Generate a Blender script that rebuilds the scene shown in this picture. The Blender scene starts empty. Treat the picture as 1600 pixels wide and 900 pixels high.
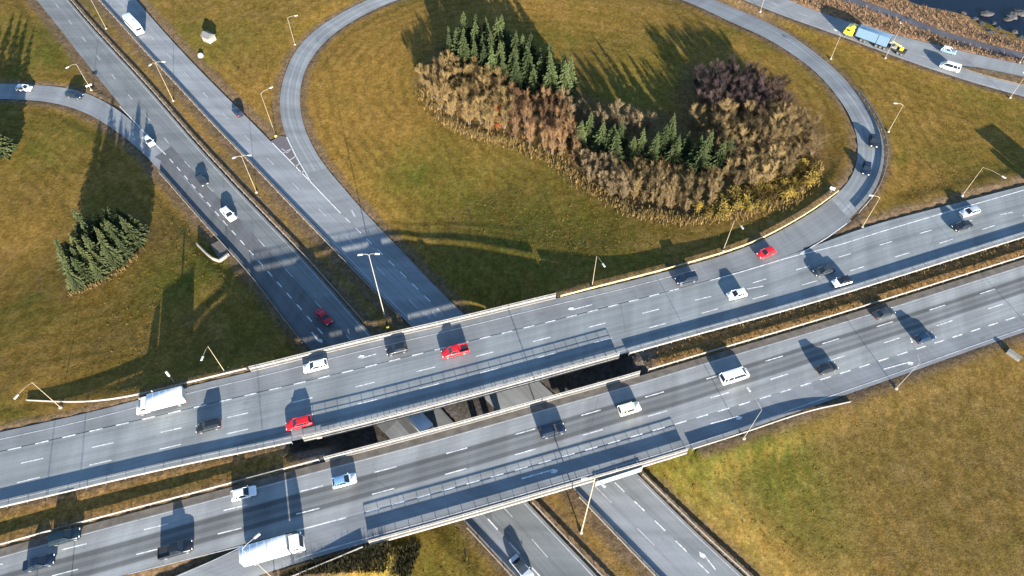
import bpy, math, random
import numpy as np
from mathutils import Vector, Matrix

R = math.radians
sc = bpy.context.scene
col = sc.collection
random.seed(7)
rng = np.random.default_rng(7)

# ------------------------------------------------------------------ camera, sky, sun, exposure
CH, PITCH, F = 119.5, R(53.0), 1067.0          # camera height, dip below horizon, focal length in pixels of a 1600 wide frame
cam = bpy.data.cameras.new('camera'); cam.sensor_width = 36; cam.lens = F / 1600 * 36
cam.clip_start = 1; cam.clip_end = 6000
co = bpy.data.objects.new('camera', cam); col.objects.link(co)
co.location = (0, 0, CH); co.rotation_euler = (math.pi / 2 - PITCH, 0, 0)
sc.camera = co

SUN_EL, SUN_AZ = R(12.5), math.atan2(0.285, -0.958)   # azimuth measured clockwise from +Y
w = bpy.data.worlds.new("World"); sc.world = w; w.use_nodes = True
nt = w.node_tree; nt.nodes.clear()
sky = nt.nodes.new('ShaderNodeTexSky'); sky.sky_type = 'NISHITA'; sky.sun_disc = False
sky.sun_elevation = SUN_EL; sky.sun_rotation = SUN_AZ; sky.altitude = 50
sky.air_density = 1.0; sky.dust_density = 0.3; sky.ozone_density = 3.0
bg = nt.nodes.new('ShaderNodeBackground'); bg.inputs[1].default_value = 0.083
wo = nt.nodes.new('ShaderNodeOutputWorld')
nt.links.new(sky.outputs[0], bg.inputs[0]); nt.links.new(bg.outputs[0], wo.inputs[0])
sl = bpy.data.lights.new('sun', 'SUN'); sl.energy = 5.0; sl.angle = R(0.5); sl.color = (1.0, 0.92, 0.80)
so = bpy.data.objects.new('sun', sl); col.objects.link(so)
sd = Vector((math.sin(SUN_AZ) * math.cos(SUN_EL), math.cos(SUN_AZ) * math.cos(SUN_EL), math.sin(SUN_EL)))
so.rotation_euler = (-sd).to_track_quat('-Z', 'Y').to_euler(); so.location = (60, -60, 150)
sc.view_settings.view_transform = 'Standard'; sc.view_settings.look = 'None'
sc.view_settings.gamma = 1; sc.view_settings.use_curve_mapping = False
sc.view_settings.exposure = 2.22

# ------------------------------------------------------------------ helpers
cP, sP = math.cos(PITCH), math.sin(PITCH)
def at(px, py, z=0.0):
    u, v = (px - 800) / F, (py - 450) / F
    t = (CH - z) / (sP + v * cP)
    return np.array((u * t, (cP - v * sP) * t, z))
def proj_y(p):
    y, dz = p[1], p[2] - CH
    f = y * cP - dz * sP; up = y * sP + dz * cP
    return 450 - F * up / f
def height_to(base, top_py):
    lo, hi = 0.5, 60.0
    for _ in range(40):
        m = (lo + hi) / 2
        if proj_y((base[0], base[1], base[2] + m)) > top_py: lo = m
        else: hi = m
    return lo

def tag(o, label=None, cat=None, group=None, kind=None):
    if label: o['label'] = label
    if cat: o['category'] = cat
    if group: o['group'] = group
    if kind: o['kind'] = kind
    return o
def empty(name, loc=(0, 0, 0), rz=0, label=None, cat=None, group=None):
    o = bpy.data.objects.new(name, None); col.objects.link(o)
    o.location = loc; o.rotation_euler = (0, 0, rz); o.empty_display_size = 0.3
    return tag(o, label, cat, group)

class MB:
    def __init__(s): s.v = []; s.f = []
    def add(s, vs, fs):
        b = len(s.v); s.v += [tuple(map(float, v)) for v in vs]; s.f += [tuple(i + b for i in f) for f in fs]; return s
    def box(s, c, d, rz=0, taper=1.0):
        hx, hy, hz = d[0] / 2, d[1] / 2, d[2] / 2
        vs = []
        for z, k in ((-hz, 1), (hz, taper)):
            for x, y in ((-hx, -hy), (hx, -hy), (hx, hy), (-hx, hy)):
                X, Y = x * k, y * k
                vs.append((c[0] + X * math.cos(rz) - Y * math.sin(rz), c[1] + X * math.sin(rz) + Y * math.cos(rz), c[2] + z))
        return s.add(vs, [(3, 2, 1, 0), (4, 5, 6, 7), (0, 1, 5, 4), (1, 2, 6, 5), (2, 3, 7, 6), (3, 0, 4, 7)])
    def cbox(s, c, d, b=0.08):                       # box with chamfered edges (octagon section plus chamfered top and bottom)
        hx, hy, hz = d[0] / 2, d[1] / 2, d[2] / 2
        vs = []
        for z, k in ((-hz, b), (-hz + b, 0), (hz - b, 0), (hz, b)):
            X, Y = hx - k, hy - k
            for x, y in ((-X + b, -Y), (X - b, -Y), (X, -Y + b), (X, Y - b), (X - b, Y), (-X + b, Y), (-X, Y - b), (-X, -Y + b)):
                vs.append((c[0] + x, c[1] + y, c[2] + z))
        fs = [tuple(range(7, -1, -1)), tuple(range(24, 32))]
        for k in range(3):
            for i in range(8):
                j = (i + 1) % 8; fs.append((k * 8 + i, k * 8 + j, k * 8 + 8 + j, k * 8 + 8 + i))
        return s.add(vs, fs)
    def tube(s, p0, p1, r0, r1=None, n=6, cap=True):
        r1 = r0 if r1 is None else r1
        p0, p1 = Vector(p0), Vector(p1); d = (p1 - p0).normalized()
        a = d.orthogonal().normalized(); b = d.cross(a)
        vs = [];
        for p, r in ((p0, r0), (p1, r1)):
            for i in range(n):
                t = 2 * math.pi * i / n; vs.append(p + a * (r * math.cos(t)) + b * (r * math.sin(t)))
        fs = [(i, (i + 1) % n, n + (i + 1) % n, n + i) for i in range(n)]
        if cap: fs += [tuple(range(n - 1, -1, -1)), tuple(range(n, 2 * n))]
        return s.add(vs, fs)
    def lathe(s, prof, n=12, c=(0, 0, 0), axis='z'):
        vs = []
        for r, h in prof:
            for i in range(n):
                t = 2 * math.pi * i / n; x, y = r * math.cos(t), r * math.sin(t)
                vs.append((c[0] + x, c[1] + y, c[2] + h) if axis == 'z' else (c[0] + x, c[1] + h, c[2] + y))
        fs = []
        for k in range(len(prof) - 1):
            for i in range(n):
                j = (i + 1) % n; fs.append((k * n + i, k * n + j, k * n + n + j, k * n + n + i))
        fs += [tuple(range(n - 1, -1, -1)), tuple(range((len(prof) - 1) * n, len(prof) * n))]
        return s.add(vs, fs)
    def plate(s, q, t=0.03):                          # a quad given thickness t inwards
        q = [Vector(p) for p in q]; n = (q[1] - q[0]).cross(q[3] - q[0]).normalized()
        vs = [p for p in q] + [p - n * t for p in q]; m = len(q)
        return s.add(vs, [tuple(range(m)), tuple(range(2 * m - 1, m - 1, -1))] + [((i + 1) % m, i, m + i, m + (i + 1) % m) for i in range(m)])
    def prism(s, poly, z0, z1):
        m = len(poly); vs = [(p[0], p[1], z0) for p in poly] + [(p[0], p[1], z1) for p in poly]
        return s.add(vs, [tuple(range(m - 1, -1, -1)), tuple(range(m, 2 * m))] + [(i, (i + 1) % m, m + (i + 1) % m, m + i) for i in range(m)])
    def sweep(s, pts, o0, o1, z0, z1):                # rectangular section along a polyline; offsets to the left of travel
        pts = [np.asarray(p, float) for p in pts]; n = len(pts); vs = []
        for i, p in enumerate(pts):
            t = pts[min(i + 1, n - 1)] - pts[max(i - 1, 0)]; t = t[:2] / (np.linalg.norm(t[:2]) + 1e-9)
            nx, ny = -t[1], t[0]
            for o, z in ((o0, z0), (o1, z0), (o1, z1), (o0, z1)):
                vs.append((p[0] + nx * o, p[1] + ny * o, p[2] + z))
        fs = [(0, 1, 2, 3), (4 * n - 1, 4 * n - 2, 4 * n - 3, 4 * n - 4)]
        for i in range(n - 1):
            for k in range(4):
                l = (k + 1) % 4; fs.append((i * 4 + k, i * 4 + 4 + k, i * 4 + 4 + l, i * 4 + l))
        return s.add(vs, fs)
    def mesh(s, name, smooth=False):
        m = bpy.data.meshes.new(name); m.from_pydata(s.v, [], s.f); m.validate(clean_customdata=False)
        if smooth:
            m.shade_smooth()
            try: m.set_sharp_from_angle(angle=R(40))
            except Exception: pass
        m.update(); return m
    def build(s, name, mat, parent=None, smooth=False, label=None):
        return put(name, s.mesh(name, smooth), mat, parent, label)
def put(name, me, mat, parent=None, label=None):
    o = bpy.data.objects.new(name, me); col.objects.link(o)
    if not me.materials: me.materials.append(mat)
    if me.materials[0] is not mat:
        o.material_slots[0].link = 'OBJECT'; o.material_slots[0].material = mat
    if parent: o.parent = parent
    if label: o['label'] = label
    return o
def copy_tree(o, parent=None):
    c = o.copy(); col.objects.link(c)
    if parent: c.parent = parent
    for ch in list(o.children): copy_tree(ch, c)
    return c

# ------------------------------------------------------------------ materials
MATS = {}
def node_mat(name):
    m = bpy.data.materials.new(name); m.use_nodes = True; MATS[name] = m
    n = m.node_tree.nodes; return m, m.node_tree, n['Principled BSDF']
class NT:
    def __init__(s, nt): s.t = nt
    def n(s, typ, **kw):
        o = s.t.nodes.new('ShaderNode' + typ)
        for k, v in kw.items(): setattr(o, k, v)
        return o
    def l(s, a, b): s.t.links.new(a, b)
    def val(s, inp, v):
        if hasattr(v, 'is_output'): s.l(v, inp)
        else: inp.default_value = v
    def math(s, op, a, b=0.0, c=None, clamp=False):
        o = s.n('Math', operation=op, use_clamp=clamp); s.val(o.inputs[0], a); s.val(o.inputs[1], b)
        if c is not None: s.val(o.inputs[2], c)
        return o.outputs[0]
    def mix(s, f, a, b, typ='MIX'):
        o = s.n('Mix', data_type='RGBA', blend_type=typ); s.val(o.inputs[0], f)
        for i, c in ((6, a), (7, b)):
            if isinstance(c, tuple): c = c + (1,) if len(c) == 3 else c
            s.val(o.inputs[i], c)
        return o.outputs[2]
    def noise(s, vec, scale, detail=3, rough=.55, dist=0.0):
        o = s.n('TexNoise'); o.inputs['Scale'].default_value = scale; o.inputs['Detail'].default_value = detail
        o.inputs['Roughness'].default_value = rough; o.inputs['Distortion'].default_value = dist
        if vec is not None: s.l(vec, o.inputs['Vector'])
        return o.outputs[0]
    def mapping(s, vec, scale):
        o = s.n('Mapping'); s.l(vec, o.inputs[0]); o.inputs['Scale'].default_value = scale; return o.outputs[0]
    def rng(s, v, a, b, c=0.0, d=1.0):
        o = s.n('MapRange'); s.val(o.inputs[0], v)
        for i, x in enumerate((a, b, c, d)): o.inputs[i + 1].default_value = x
        return o.outputs[0]
    def bump(s, h, strength, dist=0.1):
        o = s.n('Bump'); o.inputs['Strength'].default_value = strength; o.inputs['Distance'].default_value = dist
        s.l(h, o.inputs['Height']); return o.outputs[0]
    def attr(s, name):
        o = s.n('Attribute'); o.attribute_name = name; return o.outputs['Fac']

def simple(name, colr, rough=.5, metal=0.0, spec=.5, var=0.12, scale=1.5, coat=0.0):
    m, t, b = node_mat(name); k = NT(t)
    tc = k.n('TexCoord').outputs['Object']
    nz = k.noise(tc, scale, 4, .6)
    f = k.rng(nz, .3, .7, 1 - var, 1 + var)
    mx = k.n('Mix', data_type='RGBA', blend_type='MULTIPLY'); mx.inputs[0].default_value = 1
    mx.inputs[6].default_value = colr + (1,); cmb = k.n('CombineColor')
    for i in range(3): k.l(f, cmb.inputs[i])
    k.l(cmb.outputs[0], mx.inputs[7]); k.l(mx.outputs[2], b.inputs['Base Color'])
    b.inputs['Roughness'].default_value = rough; b.inputs['Metallic'].default_value = metal
    b.inputs['Specular IOR Level'].default_value = spec; b.inputs['Coat Weight'].default_value = coat
    return m

def asphalt(name, base, streak=.18, patch=.14, bands=(), fine=.10, tint=(1, 1, 1)):
    m, t, b = node_mat(name); k = NT(t)
    uv = k.n('UVMap').outputs[0]; sep = k.n('SeparateXYZ'); k.l(uv, sep.inputs[0])
    s1 = k.noise(k.mapping(uv, (1.6, .006, 1)), 1.0, 3, .6)            # long wheel streaks
    s2 = k.noise(k.mapping(uv, (.25, .05, 1)), 1.0, 4, .6)             # broad patches
    s3 = k.noise(k.mapping(uv, (3.2, 3.2, 1)), 1.0, 5, .75)            # grain
    s4 = k.noise(k.mapping(uv, (.02, .16, 1)), 1.0, 2, .5)             # crosswise paving joints
    v = k.rng(s1, .3, .7, 1 - streak, 1 + streak)
    v = k.math('MULTIPLY', v, k.rng(s2, .3, .7, 1 - patch, 1 + patch))
    v = k.math('MULTIPLY', v, k.rng(s3, .25, .75, 1 - fine, 1 + fine))
    v = k.math('MULTIPLY', v, k.rng(s4, .42, .58, .90, 1.09))
    s5 = k.noise(k.mapping(uv, (.03, .55, 1)), 1.0, 3, .6); v = k.math('MULTIPLY', v, k.rng(s5, .35, .65, .95, 1.05))
    s6 = k.noise(k.mapping(uv, (.9, .35, 1)), 1.0, 3, .6, 1.0); v = k.math('MULTIPLY', v, k.rng(s6, .62, .74, 1.0, .82))       # oil and repair stains
    s7 = k.n('TexVoronoi', feature='DISTANCE_TO_EDGE'); k.l(k.mapping(uv, (.10, .045, 1)), s7.inputs['Vector']); s7.inputs['Scale'].default_value = 1.0
    ck = k.math('MULTIPLY', k.rng(s7.outputs[0], .0, .006, 1, 0), k.rng(k.noise(k.mapping(uv, (.05, .05, 1)), 1.0, 2), .5, .6))
    v = k.math('MULTIPLY', v, k.rng(ck, 0, 1, 1, .72))
    # regular wheel paths
    for (u0, wd, amt) in bands:                                         # dark bands: centre, half width, factor
        wob = k.math('ADD', sep.outputs[0], k.rng(k.noise(k.mapping(uv, (.0, .02, 1)), 1.0, 2), 0, 1, -.5, .5))
        d = k.math('ABSOLUTE', k.math('SUBTRACT', wob, u0))
        f = k.n('MapRange', interpolation_type='SMOOTHSTEP'); k.l(d, f.inputs[0])
        f.inputs[1].default_value = wd * .45; f.inputs[2].default_value = wd; f.inputs[3].default_value = amt; f.inputs[4].default_value = 1
        v = k.math('MULTIPLY', v, f.outputs[0])
    cmb = k.n('CombineColor')
    for i in range(3): k.l(k.math('MULTIPLY', v, base[i] * tint[i]), cmb.inputs[i])
    k.l(cmb.outputs[0], b.inputs['Base Color']); b.inputs['Roughness'].default_value = .85
    b.inputs['Specular IOR Level'].default_value = .25
    k.l(k.bump(s3, .25, .03), b.inputs['Normal'])
    return m

M_up = asphalt('asphalt_upper', (0.175, 0.192, 0.199), .13, .10, [(6.2, .7, .86), (9.9, .7, .88), (1.0, .6, .9)])
M_aux = asphalt('asphalt_upper_slip', (.150, .159, .166), .12, .10)
M_lo = asphalt('asphalt_lower', (.205, .214, .217), .14, .13, [(6.5, 2.6, .70), (4.95, .65, .55), (6.5, .55, .76), (8.1, .65, .58), (10.3, .6, .86), (1.9, .6, .93)])
M_loaux = asphalt('asphalt_lower_slip', (0.156, 0.167, 0.177), .12, .12)
M_lc = asphalt('asphalt_highway_south', (0.132, 0.142, 0.145), .16, .12)
M_rc = asphalt('asphalt_highway_north', (.190, .202, .212), .14, .10)
M_rx = asphalt('asphalt_exit_lane', (.168, .178, .184), .14, .12)
M_loop = asphalt('asphalt_loop', (.168, .179, .185), .18, .08, [(2.4, .45, 1.22), (4.6, .45, 1.18)])
M_ramp = asphalt('asphalt_ramp', (0.170, 0.182, 0.193), .14, .10)
M_top = asphalt('asphalt_collector', (0.184, 0.191, 0.194), .12, .10)
M_path = asphalt('asphalt_path', (.075, .075, .085), .1, .12)
M_gore = asphalt('asphalt_gore', (.13, .115, .12), .1, .2)
M_paint = simple('road_paint', (.50, .50, .49), .7, var=.45, scale=2.2)
M_paintdirty = simple('road_paint_worn', (.34, .34, .34), .8, var=.3, scale=.9)
M_grime = simple('shoulder_grime', (.09, .078, .065), .95, var=.35, scale=.6)
M_conc = simple('concrete_pale', (.205, .188, .165), .85, var=.2, scale=.7)
M_concdark = simple('concrete_grey', (.17, .165, .155), .9, var=.25, scale=.5)
M_galv = simple('galvanised_steel', (.24, .228, .21), .55, .1, var=.2, scale=.8)
M_galvdark = simple('galvanised_post', (.20, .195, .19), .6, .2, var=.2)
M_yelrail = simple('yellowed_rail', (.36, .29, .15), .6, .05, var=.2)
M_pole = simple('lamp_pole_zinc', (.27, .25, .22), .5, .1, var=.12)
M_polewarm = simple('lamp_pole_cream', (.32, .265, .18), .55, .0, var=.15)
M_head = simple('lamp_head_white', (.44, .43, .41), .4, var=.08)
M_lens = simple('lamp_lens', (.7, .72, .74), .15)
M_yel = simple('yellow_base', (.62, .42, .05), .6)
M_darkpole = simple('dark_pole_sleeve', (.05, .05, .045), .6)
M_tyre = simple('tyre_rubber', (.02, .02, .021), .85)
M_rim = simple('wheel_rim', (.32, .33, .35), .35, .7)
M_glass, t_, b_ = node_mat('vehicle_glass'); k_ = NT(t_)
nz_ = k_.noise(k_.n('TexCoord').outputs['Object'], .8, 2)
k_.l(k_.mix(nz_, (.006, .010, .016), (.018, .026, .036)), b_.inputs['Base Color'])
b_.inputs['Roughness'].default_value = .06; b_.inputs['Specular IOR Level'].default_value = .6
M_lamp = simple('headlight_lens', (.75, .75, .72), .12)
M_tail = simple('tail_light_lens', (.35, .02, .02), .2)
M_black = simple('black_trim', (.018, .018, .02), .6)
M_bluewin = simple('pale_blue_roof_glass', (.14, .26, .42), .2, var=.1)
def paint(name, c, rough=.32, coat=.2, metal=0.0): return simple('paint_' + name, c, rough, metal, var=.05, scale=.9, coat=coat)
PAINT = {'white': paint('white', (.66, .66, .66)), 'cream': paint('cream', (.76, .72, .56)), 'silver': paint('silver', (.50, .53, .56), .3, .6, .4),
 'black': paint('black', (.012, .014, .018)), 'navy': paint('navy', (.007, .014, .030)), 'teal': paint('teal', (.006, .016, .023)),
 'grey': paint('grey', (.026, .032, .038)), 'red': paint('red', (.50, .010, .016)), 'dark_red': paint('dark_red', (.42, .01, .02)),
 'blue': paint('blue', (.007, .024, .060)), 'sky': paint('sky', (.115, .185, .26)), 'yellow': paint('yellow', (.85, .58, .03)), 'steel_blue': paint('steel_blue', (.56, .66, .76), .4, .05)}

# ------------------------------------------------------------------ curves traced on the ground
def pxline(pts, z=0.0):
    return np.array([at(p[0], p[1], p[2] if len(p) > 2 else z) for p in pts])
def resample(P, step=None, n=None):
    d = np.linalg.norm(np.diff(P[:, :2], axis=0), axis=1); s = np.concatenate([[0], np.cumsum(d)])
    n = n or max(2, int(round(s[-1] / step)) + 1)
    q = np.linspace(0, s[-1], n); return np.stack([np.interp(q, s, P[:, i]) for i in range(3)], 1)
def smooth(P, sig=6.0, ext=(0, 0)):
    P = resample(P, 1.0)
    def end(A, d):
        t = A[0] - A[min(18, len(A) - 1)]; t[2] = 0; t = t / np.linalg.norm(t[:2]); return A[0] + t * d
    pad = int(sig * 3)
    head = np.array([end(P, d) for d in range(pad, 0, -1)]); tail = np.array([end(P[::-1], d) for d in range(1, pad + 1)])
    Q = np.concatenate([head, P, tail]); kx = np.arange(-pad, pad + 1); kk = np.exp(-kx ** 2 / (2 * sig ** 2)); kk /= kk.sum()
    Q = np.stack([np.convolve(Q[:, i], kk, 'valid') for i in range(3)], 1)
    if ext[0]: Q = np.concatenate([[end(Q, ext[0])], Q])
    if ext[1]: Q = np.concatenate([Q, [end(Q[::-1], ext[1])]])
    return resample(Q, 1.0)

ZB = 6.5
# --- lower highway, carriageway coming towards the viewer
LC_R = smooth(pxline([(107,0),(147,47),(187,90),(227,133),(267,180),(310,230),(350,273),(400,327),(443,370),(490,420),(533,470),(578,521),(700,650),(825,787),(867,830),(933,900)]), 8, (60, 60))
LC_L = smooth(pxline([(57,0),(90,40),(120,80),(152,120),(188,165),(222,203),(253,235),(277,260),(310,301),(348,344),(390,392),(434,441),(480,494),(620,655),(770,819),(819,873),(843,900)]), 8, (60, 60))
RAMP_U = smooth(pxline([(-120,135,1.6),(-50,130,1.3),(0,130,1.1),(50,132,.9),(100,135,.6),(133,143,.4),(160,156,.2),(187,172),(222,203),(277,260),(348,344),(434,441),(480,494),(620,655),(770,819),(843,900)]), 5, (40, 60))
RAMP_L = smooth(pxline([(-120,157,1.6),(-50,152,1.3),(0,155,1.1),(47,155,.9),(87,160,.6),(123,170,.4),(157,187,.2),(193,213),(220,235),(253,270),(280,301),(320,347),(360,390),(400,434),(427,471),(453,505),(482,542),(600,675),(725,815),(753,843),(803,898)]), 5, (40, 60))
# --- lower highway, carriageway going away
RC_L = smooth(pxline([(157,0),(200,47),(233,85),(277,130),(320,178),(360,220),(397,257),(437,300),(473,337),(523,388),(560,427),(590,457),(640,508),(760,625),(895,760),(933,803),(977,848),(1029,900)]), 8, (60, 60))
RC_R = smooth(pxline([(213,0),(250,43),(277,73),(320,118),(360,158),(400,197),(423,222),(455,253),(485,284),(542,343),(588,388),(638,437),(688,487),(800,597),(963,757),(1017,807),(1071,860),(1110,898)]), 7, (60, 60))
RX_L = smooth(pxline([(474,272),(485,284),(542,343),(588,388),(638,437),(688,487),(800,597),(963,757),(1017,807),(1071,860),(1110,898)]), 5, (0, 60))
RX_R = smooth(pxline([(510,263),(540,297),(567,330),(607,370),(633,397),(663,430),(693,461),(723,490),(850,602),(990,733),(1033,778),(1077,822),(1117,860),(1163,900)]), 6, (0, 60))
# --- loop ramp
LOOP_O = smooth(pxline([(500,305),(485,283),(466,250),(448,217),(442,200),(437,177),(437,143),(447,107),(463,75),(490,47),(527,23,.1),(570,0,.3),(640,-22,.6),(760,-42,1.2),(900,-45,1.9),(1020,-27,2.6),(1120,0,3.3),(1200,35,3.9),(1233,53,4.3),(1267,77,4.7),(1300,103,5.0),(1327,130,5.3),(1350,160,5.6),(1370,190,5.9),(1382,220,6.1),(1383,247,6.3),(1378,273,6.4),(1368,298,6.5),(1350,320,6.5),(1327,343,6.5),(1297,367,6.5),(1253,392,6.5),(1190,416,6.5)]), 4)
LOOP_I = smooth(pxline([(540,297),(510,263),(490,233),(475,200),(468,170),(468,140),(475,110),(493,80),(523,50),(567,23,.1),(613,2,.3),(680,-18,.6),(780,-32,1.2),(890,-33,1.9),(990,-20,2.6),(1070,0,3.3),(1133,30,3.9),(1200,60,4.3),(1243,87,4.7),(1277,113,5.0),(1303,143,5.4),(1323,170,5.7),(1337,200,6.0),(1342,227,6.2),(1340,253,6.35),(1333,277,6.45),(1313,300,6.5),(1283,323,6.5),(1240,350,6.5),(1200,372,6.5),(1150,393,6.5)]), 4)
# --- upper road (north deck)
U_T = smooth(pxline([(1600,290),(1500,316),(1433,333),(1360,351),(1320,363),(1290,377),(1253,395),(1207,410),(1110,437),(1062,452),(1007,465),(953,479),(897,493),(840,508),(753,528),(660,552),(567,575),(500,591),(367,622),(267,646),(187,663),(110,681),(40,697),(0,706)], ZB), 9, (90, 90))
U_B = smooth(pxline([(1600,369),(1500,400),(1400,432),(1300,463),(1200,492),(1133,509),(1077,524),(1000,547),(940,562),(867,583),(800,602),(733,620),(600,655),(470,688),(400,702),(300,720),(200,744),(100,768),(0,791)], ZB), 9, (90, 90))
UX_T = smooth(pxline([(1300,312),(1283,323),(1240,350),(1200,372),(1167,388),(1127,401),(1090,411),(1033,427),(933,452),(867,466),(800,483),(677,513),(580,534),(500,554),(400,580),(293,603),(200,630),(110,652),(0,675)], ZB), 6, (0, 90))
UX_B = smooth(pxline([(1330,345),(1297,367),(1253,394),(1207,409),(1110,436),(1062,451),(1007,464),(953,478),(897,492),(840,507),(753,527),(660,551),(567,574),(500,590),(367,621),(267,645),(187,662),(110,680),(40,696),(0,705)], ZB), 6, (0, 90))
# --- lower road (south deck)
D_T = smooth(pxline([(0,858),(100,829),(200,803),(300,778),(360,762),(400,750),(513,720),(633,690),(733,663),(800,643),(900,615),(960,600),(1013,584),(1100,557),(1200,529),(1333,489),(1467,447),(1600,405)], ZB), 9, (90, 90))
D_B = smooth(pxline([(0,945),(100,923),(200,897),(251,884),(296,871),(379,851),(467,829),(567,802),(638,782),(710,762),(779,743),(845,723),(912,705),(982,684),(1045,666),(1105,648),(1167,630),(1280,594),(1362,568),(1442,542),(1517,518),(1567,502),(1600,491)], ZB), 9, (90, 90))
DX_T = smooth(pxline([(200,930,5.9),(277,900,6.2),(338,873,6.4),(379,852),(467,829),(567,802),(638,782),(710,762),(779,743),(845,723),(912,705),(982,684),(1045,666),(1105,648),(1167,630),(1280,594),(1362,568),(1442,542),(1517,518),(1567,502),(1600,491)], ZB), 6, (70, 90))
DX_B = smooth(pxline([(300,935,5.9),(380,908,6.2),(440,886,6.4),(520,862),(573,848),(720,807),(800,784),(917,749),(1000,726),(1107,693),(1200,660),(1300,624),(1400,590),(1500,553),(1600,519)], ZB), 7, (70, 90))
# --- collector road upper right
ZT = 5.0
T_T = smooth(pxline([(1170,-28),(1200,-14),(1232,1),(1260,12),(1318,32),(1376,49),(1419,59),(1480,75),(1507,81),(1600,101)], ZT), 6, (60, 80))
T_B = smooth(pxline([(1120,-20),(1160,0),(1200,16),(1260,38),(1318,58),(1376,80),(1405,91),(1480,117),(1542,136),(1600,151)], ZT), 6, (60, 80))
PATH_T = smooth(pxline([(1290,-18),(1345,0),(1385,13),(1420,27),(1470,47),(1520,63),(1600,83)], 4.0), 4, (40, 60))
PATH_B = smooth(pxline([(1285,-10),(1340,8),(1380,21),(1415,35),(1465,55),(1515,72),(1600,93)], 4.0), 4, (40, 60))

def pair(L, Rr, step=1.5):
    n = max(len(L), len(Rr)); n = int(n / step); return resample(L, n=n), resample(Rr, n=n)
ROADS = {}
def road(name, L, Rr, mat, dz=0.0, mask=None):
    """mask = (px0, px1): bridge part, measured along the picture row of the middle line"""
    A, B = pair(L, Rr); A = A + (0, 0, dz); B = B + (0, 0, dz)
    n = len(A); C = (A + B) / 2; s = np.concatenate([[0], np.cumsum(np.linalg.norm(np.diff(C, axis=0), axis=1))])
    wd = np.linalg.norm(A - B, axis=1)
    vs = []; uvs = []
    K = 3
    for i in range(n):
        for j in range(K + 1):
            f = j / K; vs.append(tuple(A[i] * (1 - f) + B[i] * f)); uvs.append((wd[i] * f, s[i]))
    fs = []
    for i in range(n - 1):
        for j in range(K):
            a = i * (K + 1) + j; fs.append((a, a + 1, a + K + 2, a + K + 1))
    me = bpy.data.meshes.new(name); me.from_pydata(vs, [], fs)
    # make every face look up
    me.update()
    if me.polygons[len(me.polygons) // 2].normal.z < 0: me.flip_normals()
    uvl = me.uv_layers.new(name='UVMap')
    vi = np.zeros(len(me.loops), dtype=np.int32); me.loops.foreach_get('vertex_index', vi)
    uvl.data.foreach_set('uv', np.array(uvs, dtype=np.float32)[vi].ravel())
    o = put(name, me, mat); o['kind'] = 'structure'
    ROADS[name] = (A, B, C, wd, mask); return o
road('highway_carriageway_south', LC_L, LC_R, M_lc)
road('slip_road_left', RAMP_U, RAMP_L, M_ramp, -.012)
road('highway_carriageway_north', RC_L, RC_R, M_rc)
road('highway_exit_lane', RX_L, RX_R, M_rx, -.012)
road('loop_road', LOOP_O, LOOP_I, M_loop, -.024)
road('upper_road', U_T, U_B, M_up)
road('upper_road_slip_lane', UX_T, UX_B, M_aux, -.012)
road('lower_road', D_T, D_B, M_lo)
road('lower_road_slip_lane', DX_T, DX_B, M_loaux, -.012)
road('collector_road', T_T, T_B, M_top)
road('riverside_path', PATH_T, PATH_B, M_path)
M_new = asphalt('asphalt_resurfaced', (0.095, 0.099, 0.103), .14, .14)
_rb = smooth(pxline([(268,228),(306,272),(340,307),(382,350),(425,398),(470,447),(522,502),(600,590),(700,700),(765,770)]), 5)
road('highway_resurfaced_lane', smooth(pxline([(240,247),(277,262),(310,303),(348,346),(390,394),(434,443),(480,496),(620,657),(770,819)]), 5), _rb, M_new, .005)
road('slip_lane_resurfaced', smooth(pxline([(248,268),(283,304),(320,349),(360,392),(400,436),(427,473),(453,507),(482,544),(600,677)]), 4), smooth(pxline([(252,246),(277,266),(310,305),(348,347),(390,395),(434,444),(480,497),(620,658)]), 4), M_new, -.004)
gm = MB(); g = pxline([(421,222),(437,212),(449,214),(470,255),(487,286),(470,272)]) + (0, 0, -.03)
gm.add(g, [tuple(range(len(g)))]); go = gm.build('gore_pavement', M_gore); go['kind'] = 'structure'
if go.data.polygons[0].normal.z < 0: go.data.flip_normals()
go.data.uv_layers.new(name='UVMap')

def cut(P, px0, px1, z=None):
    """part of a traced line between two picture columns"""
    xs = []
    for p in P:
        y, dz = p[1], p[2] - CH; f = y * cP - dz * sP; xs.append(800 + F * p[0] / f)
    xs = np.array(xs); return P[(xs >= px0) & (xs <= px1)]

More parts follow.
